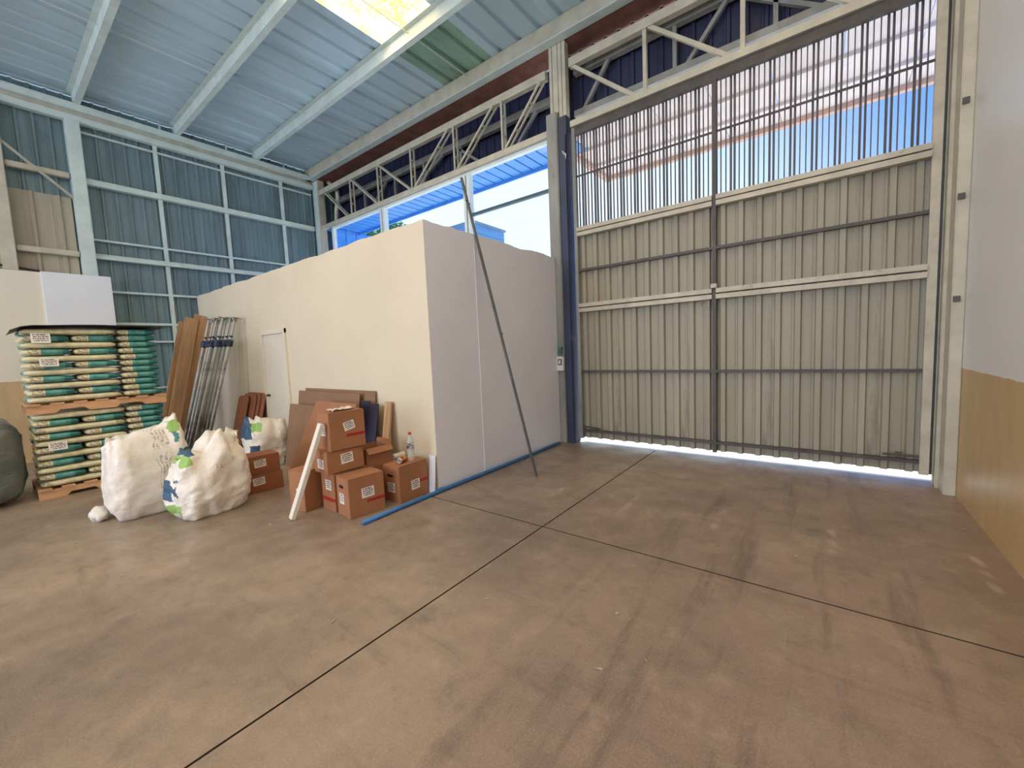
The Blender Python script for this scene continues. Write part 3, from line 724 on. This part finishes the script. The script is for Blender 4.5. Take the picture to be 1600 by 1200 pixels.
def bag_mesh(L, W, H, seed):
    bm = nb(); nu, nv = 22, 16; rings = []
    for i in range(nu + 1):
        s = -1 + 2 * i / nu
        e = max(0.0, 1 - abs(s) ** 12) ** 0.5
        ring = []
        for j in range(nv):
            a = 2 * math.pi * j / nv; ca, sa = math.cos(a), math.sin(a)
            y = math.copysign(abs(ca) ** 0.55, ca) * W / 2 * (0.93 + 0.07 * e); z = math.copysign(abs(sa) ** 0.6, sa) * H / 2 * (0.50 + 0.50 * e)
            nz = noise.noise((s * 3.1 + seed, y * 7, z * 20)) * 0.010
            ring.append(bm.verts.new((s * L / 2, y + nz, z * (1 + nz * 6))))
        rings.append(ring)
    for A, B in zip(rings, rings[1:]):
        for j in range(nv): bm.faces.new((A[j], A[(j + 1) % nv], B[(j + 1) % nv], B[j]))
    bm.faces.new(rings[0][::-1]); bm.faces.new(rings[-1])
    return bm
BL, BW, BH = 0.80, 0.40, 0.079
protos = [obj('product_sack', bag_mesh(BL * 0.975, BW * 0.96, BH * 0.975, q * 3.7), 'product_sack', smooth=True) for q in range(3)]
used = [False] * 3
def bag(x, y, z, rz, lab, grp):
    q = random.randrange(3)
    if used[q]: o = link_copy(protos[q])
    else: o = protos[q]; used[q] = True
    o.location = (x, y, z); o.rotation_euler = (0, 0, rz)
    tag(o, lab, 'sack', grp); return o
random.seed(11)
tickets = []
for lev, zb in ((0, 0.119), (1, 1.109)):
    pile = ('lower', 'upper')[lev]
    for k in range(11):
        z = zb + BH * (k + 0.5); j = lambda s=0.005: random.uniform(-s, s)
        ORD = ('bottom', 'second', 'third', 'fourth', 'fifth', 'sixth', 'seventh', 'eighth', 'ninth', 'tenth', 'topmost')
        ze = lambda w: ('teal-ended sack %s, %s layer of the %s pallet pile' % (w, ORD[k], pile), 'end-on sacks of the %s pile' % pile)
        zl = lambda w: ('cream lengthwise sack %s, %s layer of the %s pallet pile' % (w, ORD[k], pile), 'lengthwise sacks of the %s pile' % pile)
        if k % 2 == 0:
            bag(PX + 0.2 + j(), PY - 0.2 + j(), z, math.radians(90) + j(0.02), *zl('on the open side'))
            bag(PX - 0.2 + j(), PY - 0.2 + j(), z, math.radians(-90) + j(0.02), *zl('on the wall side'))
            bag(PX + j(), PY + 0.4 + j(), z, j(0.02), *ze('nearest the leaning planks'))
        else:
            for yy, w_ in ((-0.4, 'next to the bale'), (0.0, 'in the middle'), (0.4, 'nearest the leaning planks')): bag(PX + j(), PY + yy + j(), z, j(0.02), *ze(w_))
# white shipping tickets taped to three sacks
for (y, z, h, lab) in ((PY - 0.44, 1.86, 0.11, 'white paper ticket on the topmost sacks of the upper pile'), (PY - 0.40, 1.58, 0.09, 'white paper ticket halfway up the upper sack pile'), (PY - 0.42, 0.60, 0.09, 'white paper ticket on the lower sack pile')):
    o = obj('paper_ticket', bx(-0.075, 0.075, -h / 2, h / 2, 0, 0.003), 'sticker_print'); o.rotation_euler = (math.radians(90), 0, math.radians(90)); o.location = (PX + 0.43, y, z)
    tag(o, lab, 'label')
# dark cover sheet on the upper pile
bm = nb(); N = 16; g_ = []
for th in (0, -0.006):
    rows = []
    for i in range(N + 1):
        for jx in range(7):
            y = -0.66 + 1.32 * i / N; x = -0.45 + 0.93 * jx / 6
            z = 0.012 + 0.012 * noise.noise((x * 3, y * 3, 1)) - (0.05 * max(0, (-y - 0.52) / 0.14) ** 1.5) + 0.02 * math.cos(y * 3)
            rows.append(bm.verts.new((x, y, z + th)))
    g_.append(rows)
for k, rows in enumerate(g_):
    for i in range(N):
        for jx in range(6):
            a = i * 7 + jx; bm.faces.new((rows[a], rows[a + 1], rows[a + 8], rows[a + 7]))
def rim(idx):
    for a, b in zip(idx, idx[1:]): bm.faces.new((g_[0][a], g_[0][b], g_[1][b], g_[1][a]))
rim([jx for jx in range(7)]); rim([N * 7 + jx for jx in range(7)]); rim([i * 7 for i in range(N + 1)]); rim([i * 7 + 6 for i in range(N + 1)])
o = obj('cover_sheet', bm, 'black_sheet', smooth=True); o.location = (PX, PY, 1.109 + 11 * BH + 0.012)
tag(o, 'dark cover sheet laid over the upper sack pile', 'sheet')
# ---- dark plastic-wrapped bale at the left
bm = nb(); bmesh.ops.create_icosphere(bm, subdivisions=5, radius=1)
for v in bm.verts:
    n_ = v.co.normalized()
    p = Vector([math.copysign(abs(c) ** 0.62, c) for c in n_]) ; p = p / max(1e-6, (abs(p.x) ** 4 + abs(p.y) ** 4 + abs(p.z) ** 4) ** 0.25) 
    f = 1 + 0.05 * noise.noise(n_ * 2.2) + 0.025 * noise.noise(Vector((n_.x * 5, n_.y * 5, n_.z * 14)))
    v.co = Vector((p.x * 0.52 * f, p.y * 0.70 * f, max(-0.5, p.z * 0.52 * f)))
o = obj('wrapped_bale', bm, 'bale_plastic', smooth=True); o.location = (-7.52, -0.44, 0.5)
tag(o, 'large dark grey-blue plastic-wrapped bale beside the pallets', 'bale')

# ---- white woven sacks
def woven(name, lab, loc, rz, w, d, h, mat, top, seed, ex=0.5, lean=(0, 0), bulge=0.12, fold=0.02, grp=None):
    """closed woven sack: superellipse rings, top edge height top(u) with u=-1..1 across, pinched and crumpled"""
    bm = nb(); nu, nz = 72, 46; rings = []
    for k in range(nz + 1):
        t = k / nz; ring = []
        for i in range(nu):
            a = 2 * math.pi * i / nu; ca, sa = math.cos(a), math.sin(a)
            x = math.copysign(abs(ca) ** ex, ca); y = math.copysign(abs(sa) ** ex, sa)
            hh = h * top(x)
            z = t * hh
            b = 1 + bulge * math.sin(min(1, t * 1.15) * math.pi) - 0.05
            base = min(1, 0.80 + 0.9 * math.sqrt(min(1.0, t * 5)) * 0.22)
            pinch = 1 - 0.62 * max(0, (t - 0.72) / 0.28) ** 1.6
            q = Vector((x * 2.2, y * 2.2, z * 2.6 + seed))
            nn = noise.noise(q) * fold * 1.5 + noise.ridged_multi_fractal(Vector((x * 1.6 + z * 2.4, y * 1.8, z * 4.2 - x * 1.5 + seed)), 0.9, 2.1, 4, 1.0, 2.0) * fold * 0.75 + noise.ridged_multi_fractal(Vector((x * 3.0 - z * 5, y * 3.0, z * 7 + x * 3 + seed)), 0.8, 2.0, 3, 1.0, 2.0) * fold * 0.22
            X = x * w / 2 * b * base * (1 - 0.06 * (t > 0.9)) + nn * ca; Y = y * d / 2 * b * base * pinch + nn * sa
            Z = z + (noise.noise(Vector((x * 4, y * 4, seed + 7))) * fold * 2.2 * max(0, t - 0.6) / 0.4)
            ring.append(bm.verts.new((X + lean[0] * t, Y + lean[1] * t, max(0, Z))))
        rings.append(ring)
    for A, B in zip(rings, rings[1:]):
        for i in range(nu): bm.faces.new((A[i], A[(i + 1) % nu], B[(i + 1) % nu], B[i]))
    bm.faces.new(rings[0][::-1])
    # top closed with an inner sunken ring
    T = rings[-1]; cz = sum((v.co for v in T), Vector()) / nu
    inner = [bm.verts.new((cz.x + (v.co.x - cz.x) * 0.9, cz.y + (v.co.y - cz.y) * 0.5, v.co.z - 0.035)) for v in T]
    for i in range(nu): bm.faces.new((T[i], T[(i + 1) % nu], inner[(i + 1) % nu], inner[i]))
    cv = bm.verts.new((cz.x, cz.y, cz.z - 0.08))
    for i in range(nu): bm.faces.new((inner[i], inner[(i + 1) % nu], cv))
    o = obj(name, bm, mat, smooth=True); o.location = loc; o.rotation_euler = (0, 0, rz)
    return tag(o, lab, 'sack', grp)
R90 = math.radians(90)
woven('woven_sack', 'tall flat-sided white woven sack with raised corner beside the pallets', (-5.53, 0.98, 0), R90 + 0.05, 0.58, 0.42, 0.90, 'sack_print_tall',
      lambda u: 0.93 + 0.06 * u + (0.09 * max(0, (u - 0.55) / 0.45)), 2.0, 0.42, (0.01, 0.02), 0.10, 0.022)
woven('woven_sack', 'slumped white woven sack with crumpled top beside the small stacked boxes', (-4.97, 1.325, 0), R90 + 0.06, 0.51, 0.44, 0.80, 'sack_print_slumped',
      lambda u: 0.86 + 0.12 * math.sin(u * 2.2 + 0.5) + 0.05 * math.sin(u * 7), 9.0, 0.72, (0.04, 0.04), 0.20, 0.036)
woven('woven_sack', 'short white woven sack behind the two small stacked boxes', (-6.38, 2.46, 0), R90 - 0.25, 0.48, 0.44, 0.70, 'sack_print_short',
      lambda u: 0.95 - 0.05 * u, 15.0, 0.6, (0, 0), 0.14, 0.03)
# crumpled white scrap by the tall sack
bm = nb(); bmesh.ops.create_icosphere(bm, subdivisions=3, radius=1)
for v in bm.verts:
    f = 1 + 0.35 * noise.noise(v.co * 2.5); v.co = Vector((v.co.x * 0.12 * f, v.co.y * 0.07 * f, max(-0.06, v.co.z * 0.075 * f)))
o = obj('crumpled_bag', bm, 'paper', smooth=True); o.location = (-5.66, 0.61, 0.055); tag(o, 'crumpled empty white bag on the floor at the foot of the tall sack', 'bag')

# ---- planks leaning in the corner
def between(o, p0, p1, twist=0.0):
    p0, p1 = Vector(p0), Vector(p1); d = p1 - p0
    q = d.to_track_quat('Z', 'Y'); o.rotation_mode = 'QUATERNION'
    from mathutils import Quaternion
    o.location = p0; o.rotation_quaternion = q @ Quaternion((0, 0, 1), twist); return d.length
for i, (x, yo, ll, tw) in enumerate(((-9.42, 0.0, 2.40, 0.0), (-9.36, -0.21, 2.36, 0.03), (-9.49, -0.10, 2.44, -0.03), (-9.55, 0.02, 2.42, 0.02), (-9.61, -0.24, 2.30, 0.03))):
    bm = bx(-0.016, 0.016, -0.10, 0.10, 0, ll, bev=0.003); o = obj('plank', bm, 'wood_plank')
    o.location = (x, 2.22 + yo, 0.035); o.rotation_euler = (-0.235 + tw * 0.3, 0.0, tw)
    tag(o, ['long brown wooden plank against the partition, outermost of the leaning set', 'long brown wooden plank overlapping the outermost one of the leaning set', 'longest brown wooden plank in the middle of the leaning set', 'long brown wooden plank behind the longest one of the leaning set', 'shortest brown wooden plank nearest the wall cladding'][i], 'plank', 'long planks leaning in the corner')
# ---- adjustable steel props
def prop():
    t = thing('steel_prop', 'galvanised adjustable steel prop with dark collar leaning on the partition', 'prop', group='steel props leaning on the partition')
    bm = nb(); tube(bm, (0, 0, 0.008), (0, 0, 1.82), 0.027, 10); obj('outer_tube', bm, 'galvanised', t, smooth=False)
    bm = nb(); tube(bm, (0, 0, 1.83), (0, 0, 2.30), 0.020, 10); obj('inner_tube', bm, 'galvanised', t)
    obj('foot_plate', bx(-0.06, 0.06, -0.06, 0.06, 0, 0.007), 'galvanised', t)
    bm = bx(-0.07, 0.07, -0.07, 0.07, 2.301, 2.31); box(bm, -0.06, 0.06, -0.004, 0.004, 2.25, 2.301); obj('head_plate', bm, 'galvanised', t)
    bm = nb(); lathe(bm, [(0.030, 1.80), (0.050, 1.81), (0.050, 1.90), (0.034, 1.92)], 12); c = obj('collar', bm, 'prop_dark', t, label='dark adjusting collar')
    bm = nb(); tube(bm, (-0.09, 0, 1.87), (0.09, 0, 1.87), 0.010, 6); obj('collar_pin', bm, 'prop_dark', c)
    bm = nb(); lathe(bm, [(0.021, 1.96), (0.026, 1.965), (0.026, 1.985), (0.021, 1.99)], 10); obj('lock_ring', bm, 'prop_dark', t)
    return t
pp = prop()
random.seed(5)
for i in range(9):
    o = pp if i == 0 else copy_tree(pp)
    x = -9.02 + (i % 5) * 0.20 + (0.1 if i >= 5 else 0); yo = -0.16 * (i // 5)
    o['label'] = '%s galvanised steel prop of the %s row counting from the planks' % (('first', 'second', 'third', 'fourth', 'fifth')[i % 5], 'outer' if i >= 5 else 'inner')
    between(o, (x - 0.02 + random.uniform(-0.05, 0.05), 2.24 + yo, 0.02), (x + 0.20 + random.uniform(-0.03, 0.05), 2.77 + yo, 2.24 + random.uniform(-0.06, 0.03)), random.uniform(0, 3))
# ---- cardboard sheets
def rsheet(name, lab, w, h, r, mat, p0, tilt, rz=0.0, t=0.006, grp=None, skew=0.0):
    """sheet standing on its lower edge, rounded corners r, tilted back by 'tilt' (rad) towards +y"""
    pts = []
    for cx, cz, a0 in ((w - r, h - r, 0), (r, h - r, 90), (r, r, 180), (w - r, r, 270)):
        n_ = 6 if r > 0.01 else 1
        for k in range(n_ + 1):
            a = math.radians(a0 + 90 * k / n_); pts.append((cx + r * math.cos(a), cz + r * math.sin(a)))
    if r <= 0.01: pts = [(0, 0), (w, 0), (w + skew * 0.4, h), (skew, h)]
    bm = nb(); f = bm.faces.new([bm.verts.new((x, 0, z)) for x, z in pts])
    e = bmesh.ops.extrude_face_region(bm, geom=[f]); bmesh.ops.translate(bm, verts=[q for q in e['geom'] if isinstance(q, bmesh.types.BMVert)], vec=(0, t, 0))
    o = obj(name, bm, mat); o.location = p0; o.rotation_euler = (-tilt, 0, rz)
    return tag(o, lab, 'cardboard', grp)
for i, (x, y, w_, h_) in enumerate(((-8.10, 2.66, 0.72, 0.98), (-8.10, 2.635, 0.60, 0.975), (-8.14, 2.61, 0.54, 0.96), (-8.20, 2.56, 0.42, 0.93))):
    rsheet('rounded_board', ['brown rounded board at the back of the set beside the door', 'brown rounded board second from the back beside the door', 'brown rounded board second from the front beside the door', 'smallest brown rounded board at the front of the set beside the door'][i],
           w_, h_, 0.09, 'cardboard_dark', (x, y, 0), 0.24, 0, 0.012, 'rounded boards beside the door')
rsheet('cardboard_sheet', 'largest brown cardboard sheet flat against the partition', 1.72, 1.08, 0.0, 'cardboard_brown', (-6.02, 2.76, 0), 0.13, 0, 0.008)
rsheet('cardboard_sheet', 'brown cardboard sheet overlapping the largest one', 1.55, 1.05, 0.0, 'cardboard_brown', (-6.08, 2.68, 0), 0.145, 0, 0.008)
rsheet('cardboard_sheet', 'lower brown cardboard sheet jutting towards the short sack', 1.45, 0.88, 0.0, 'cardboard_brown', (-6.06, 2.54, 0), 0.16, 0, 0.008)
rsheet('cardboard_sheet', 'light orange-brown cardboard sheet standing skewed behind the box stack', 1.15, 0.99, 0.0, 'cardboard', (-5.55, 2.34, 0), 0.26, 0.0, 0.008, None, 0.42)
# dark navy boards and wooden board behind the open box
for i, (x, y, h_) in enumerate(((-4.42, 2.60, 0.98), (-4.26, 2.61, 0.95))):
    o = rsheet('dark_board', ['dark navy board leaning behind the box stack', 'second dark navy board leaning next to the wooden board'][i], 0.15, h_, 0.0, 'navy_board', (x, y, 0), 0.2, 0.15, 0.012); o['category'] = 'board'
bm = bx(-0.06, 0.06, -0.012, 0.012, 0, 0.96, bev=0.002); o = obj('wooden_board', bm, 'wood_pale'); o.location = (-4.06, 2.745, 0.006); o.rotation_euler = (-0.15, 0.03, 0); tag(o, 'short pale wooden board leaning on the partition behind the open box', 'board')
o = rsheet('cream_board', 'small cream offcut board leaning at the partition corner', 0.10, 0.40, 0.0, 'partition_cool_lit', (-3.40, 2.862, 0), 0.10, 0.0, 0.01, None, 0.0); o['category'] = 'board'

# ---- cardboard boxes
def carton(name, lab, near, size, rz, hole=False, front=None, side=None, tape=None, flaps=True, tilt=0.0, grp='cardboard cartons', openb=False, mat='cardboard', sideband=False):
    """near = world position of the bottom front-left corner (x front, y left); box extends -x by depth and +y by width"""
    dx, wy, h = size
    t = thing(name, lab, 'box', near, (0, 0, rz), grp)
    if not openb:
        obj('body', bx(-dx, 0, 0, wy, 0, h - 0.002, bev=0.004), mat, t)
        if flaps:
            for a, b in ((-dx + 0.002, -dx / 2 - 0.001), (-dx / 2 + 0.001, -0.002)):
                obj('flap', bx(a, b, 0.002, wy - 0.002, h - 0.0015, h + 0.002), mat, t)
    else:
        bm = nb(); w_ = 0.006
        box(bm, -dx, 0, 0, w_, 0, h); box(bm, -dx, 0, wy - w_, wy, 0, h); box(bm, -dx, -dx + w_, w_, wy - w_, 0, h); box(bm, -w_, 0, w_, wy - w_, 0, h); box(bm, -dx + w_, -w_, w_, wy - w_, 0, w_)
        obj('body', bm, mat, t)
        bm = nb(); bar(bm, (0.002, wy / 2, h + 0.003), (0.05, wy / 2, h - 0.05), wy, 0.004, (1, 0, 1)); obj('flap', bm, mat, t)
        bm = nb(); bar(bm, (-dx / 2, wy + 0.002, h + 0.003), (-dx / 2, wy + 0.02, h + 0.05), dx, 0.004, (0, 1, 0)); obj('flap', bm, mat, t)
    if front:
        y, z, w_, hh, ang = front
        s = obj('sticker', bx(-w_ / 2, w_ / 2, -hh / 2, hh / 2, 0, 0.0015), 'sticker_print', t, label='white printed sticker')
        s.matrix_local = Matrix.Translation((0.0003, y, z)) @ Matrix(((0, 0, 1, 0), (1, 0, 0, 0), (0, 1, 0, 0), (0, 0, 0, 1))) @ Matrix.Rotation(ang, 4, 'Z')
    if side:
        x, z, w_, hh, ang = side
        s = obj('sticker', bx(-w_ / 2, w_ / 2, -hh / 2, hh / 2, 0, 0.0015), 'sticker_print', t, label='white printed sticker')
        s.matrix_local = Matrix.Translation((x, -0.0003, z)) @ Matrix(((1, 0, 0, 0), (0, 0, -1, 0), (0, 1, 0, 0), (0, 0, 0, 1))) @ Matrix.Rotation(ang, 4, 'Z')
    if tape:
        y0, y1, z0, z1 = tape
        obj('red_stripe', bx(0.0003, 0.0012, y0, y1, z0, z1), 'red_tape', t, label='printed red stripe')
    if sideband: obj('red_stripe', bx(-dx, 0, -0.0012, -0.0003, 0.10, 0.135), 'red_tape', t, label='printed red stripe')
    if hole:
        bm = nb(); pts = [(hole[0] + 0.03 * math.copysign(1, math.cos(a)) + 0.014 * math.cos(a), hole[1] + 0.015 * math.sin(a)) for a in [2 * math.pi * k / 16 + 0.01 for k in range(16)]]
        f = bm.faces.new([bm.verts.new((x, -0.0005, z)) for x, z in pts]); e = bmesh.ops.extrude_face_region(bm, geom=[f]); bmesh.ops.translate(bm, verts=[q for q in e['geom'] if isinstance(q, bmesh.types.BMVert)], vec=(0, 0.003, 0))
        obj('hand_hole', bm, 'black_hole', t, label='dark hand hole')
    return t
F = (0.20, 0.23, 0.12, 0.09, 0.0)
D = 0.255
carton('cardboard_box', 'cardboard box standing in front of the tall box stack', (-3.44, 1.965, 0), (D, 0.355, 0.375), math.radians(-6), (-0.15, 0.285), (0.185, 0.215, 0.125, 0.095, 0.02), (-0.155, 0.17, 0.09, 0.10, 0), (0.17, 0.355, 0.115, 0.145))
carton('cardboard_box', 'cardboard box with a bottle and a can on top by the partition corner', (-3.365, 2.47, 0), (D, 0.375, 0.375), math.radians(2), (-0.14, 0.27), (0.205, 0.145, 0.11, 0.10, 0.03), (-0.13, 0.15, 0.11, 0.10, 0), (0.27, 0.375, 0.15, 0.18))
carton('cardboard_box', 'bottom cardboard box of the tall stack behind the front box', (-3.72, 1.985, 0), (0.24, 0.36, 0.385), math.radians(0), None, None, (-0.11, 0.26, 0.10, 0.10, 0), None, sideband=True)
carton('cardboard_box', 'flatter middle cardboard box of the tall stack', (-3.715, 1.93, 0.388), (0.26, 0.38, 0.215), math.radians(-2), None, (0.20, 0.125, 0.125, 0.10, 0.06), (-0.13, 0.09, 0.12, 0.09, 0), None)
carton('cardboard_box', 'topmost cardboard box of the tall stack with plastic on it', (-3.70, 1.97, 0.606), (0.26, 0.36, 0.365), math.radians(-4), None, (0.195, 0.225, 0.11, 0.085, 0.22), (-0.14, 0.19, 0.11, 0.10, 0), (0.16, 0.36, 0.115, 0.145))
carton('cardboard_box', 'cardboard box with sideways sticker behind the white wooden post', (-4.00, 1.83, 0), (0.24, 0.36, 0.40), math.radians(8), None, None, (-0.09, 0.17, 0.11, 0.07, R90), None)
carton('cardboard_box', 'closed cardboard box under the open one', (-3.72, 2.40, 0), (0.26, 0.32, 0.34), math.radians(2), None, None, None, None)
carton('cardboard_box', 'open cardboard box with raised flaps behind the bottle box', (-3.74, 2.36, 0.345), (0.26, 0.30, 0.19), math.radians(0), None, None, None, None, openb=True)
carton('cardboard_box', 'lower of two small flat boxes beside the slumped sack', (-5.10, 1.715, 0), (0.30, 0.375, 0.205), math.radians(-6), None, (0.125, 0.13, 0.12, 0.085, 0.05), None, None, mat='cardboard_dark', grp='small flat cartons')
carton('cardboard_box', 'upper of two small flat boxes beside the slumped sack', (-5.11, 1.722, 0.209), (0.29, 0.355, 0.205), math.radians(-4), None, (0.15, 0.12, 0.12, 0.085, 0.05), None, None, mat='cardboard_dark', grp='small flat cartons')
# red stripe on the hidden-front stack box side
# things on the boxes
bm = nb(); bmesh.ops.create_grid(bm, x_segments=20, y_segments=12, size=1)
for v in bm.verts:
    x, y = v.co.x, v.co.y; v.co = Vector((x * 0.13, y * 0.06, 0.022 + 0.022 * noise.noise(Vector((x * 2.2, y * 2.2, 4))) + 0.012 * noise.noise(Vector((x * 6, y * 6, 2)))))
e = bmesh.ops.extrude_face_region(bm, geom=bm.faces[:]); bmesh.ops.translate(bm, verts=[q for q in e['geom'] if isinstance(q, bmesh.types.BMVert)], vec=(0, 0, 0.002))
o = obj('plastic_wrapper', bm, 'paper', smooth=True); o.location = (-3.80, 2.16, 0.968); o.rotation_euler = (0, 0, R90 + 0.1); tag(o, 'crumpled whitish plastic wrapper on top of the tall box stack', 'wrapper')
bt = thing('plastic_bottle', 'clear plastic drink bottle with red cap standing on a box', 'bottle', (-3.45, 2.70, 0.3775))
bm = nb(); lathe(bm, [(0.028, 0), (0.036, 0.008), (0.037, 0.05), (0.034, 0.09), (0.037, 0.13), (0.037, 0.19), (0.031, 0.225), (0.016, 0.262), (0.013, 0.272), (0.013, 0.285)], 20); obj('bottle_body', bm, 'bottle_plastic', bt, smooth=True)
bm = nb(); lathe(bm, [(0.0385, 0.135), (0.0385, 0.188)], 20); obj('label_band', bm, 'bottle_label', bt, smooth=True, label='dark printed label band')
bm = nb(); lathe(bm, [(0.016, 0.280), (0.016, 0.303), (0.013, 0.306)], 16); obj('cap', bm, 'plastic_red', bt, label='red screw cap')
cn = thing('drink_can', 'yellow and red drink can lying on the box beside the bottle', 'can', (-3.47, 2.60, 0.41), (R90, 0, math.radians(20)))
bm = nb(); lathe(bm, [(0.024, -0.062), (0.032, -0.054), (0.032, 0.05), (0.026, 0.06)], 18); obj('can_body', bm, 'drink_can_print', cn, smooth=True)
bm = nb(); lathe(bm, [(0.0255, 0.0605), (0.0255, 0.063), (0.022, 0.063)], 18); obj('can_lid', bm, 'galvanised', cn)
bm = nb(); tube(bm, (0, -0.075, 0), (0, 0.075, 0), 0.032, 14); o = obj('paper_roll', bm, 'paper'); o.location = (-3.80, 2.80, 0.365); tag(o, 'white paper roll between the open box and the bottle box', 'roll')
ub = carton('cardboard_box', 'dim cardboard box in the corner under the paper roll', (-3.70, 2.735, 0), (0.28, 0.16, 0.33), 0, None, None, None, None)
# white painted post leaning on the stack
o = obj('white_post', bx(-0.032, 0.032, -0.02, 0.02, 0, 0.92, bev=0.003), 'white_paint'); between(o, (-3.93, 1.665, 0.012), (-3.77, 1.925, 0.86), 0.5)
tag(o, 'white painted wooden post leaning against the tall box stack', 'post')
# ---- pole and blue pipe
lp = thing('steel_pole', 'long thin dark steel pole leaning on the partition edge', 'pole')
L = between(lp, (-2.67, 3.88, 0.01), (-3.405, 3.645, 3.52))
bm = nb(); tube(bm, (0, 0, 0), (0, 0, L), 0.017, 10); obj('tube', bm, 'pole_steel', lp)
bm = nb(); tube(bm, (-0.07, 0, 1.72), (0.05, 0, 1.72), 0.008, 6); obj('cross_pin', bm, 'pole_steel', lp)
bm = nb(); tube(bm, (-0.05, 0, L - 0.30), (0.04, 0, L - 0.28), 0.010, 6); obj('cross_pin', bm, 'pole_steel', lp)
bp = thing('blue_pipe', 'long blue plastic pipe lying on the floor along the partition', 'pipe', (-3.22, 3.6, 0.02))
bm = nb(); polytube(bm, [(-3.24, 1.96, 0.021), (-3.25, 2.5, 0.021), (-3.262, 3.0, 0.021), (-3.255, 4.2, 0.021), (-3.26, 5.4, 0.021)], 0.021, 10); obj('pipe_run', bm, 'pipe_blue', bp, smooth=True, world=True)
bm = nb(); tube(bm, (-3.259, 2.86, 0.0255), (-3.261, 2.95, 0.0255), 0.0255, 10); obj('coupling', bm, 'pipe_blue', bp, world=True)
# ---- scraps on the floor
random.seed(21)
for x, y in ((-0.74, 3.30), (-0.78, 3.33), (-0.13, 3.29), (-0.07, 4.28), (-0.65, 1.80), (-0.81, 1.63), (0.86, 4.40), (-2.9, 2.55), (-3.0, 2.2), (-4.0, 1.5), (-1.55, 3.05), (-0.9, 2.05), (-2.2, 1.1), (-1.6, 1.75)):
    s = random.uniform(0.008, 0.02); bm = nb(); n_ = 6
    f = bm.faces.new([bm.verts.new((math.cos(a) * s * random.uniform(0.5, 1.5), math.sin(a) * s * random.uniform(0.3, 0.8), random.uniform(0.001, 0.006))) for a in [2 * math.pi * k / n_ for k in range(n_)]])
    e = bmesh.ops.extrude_face_region(bm, geom=[f]); bmesh.ops.translate(bm, verts=[q for q in e['geom'] if isinstance(q, bmesh.types.BMVert)], vec=(0, 0, 0.0015))
    o = obj('paper_scrap', bm, 'scrap_paper'); o.location = (x, y, 0); o.rotation_euler = (0, 0, random.uniform(0, 3)); tag(o, 'tiny pale paper scrap lying on the concrete floor', 'scrap', 'scraps on the floor')
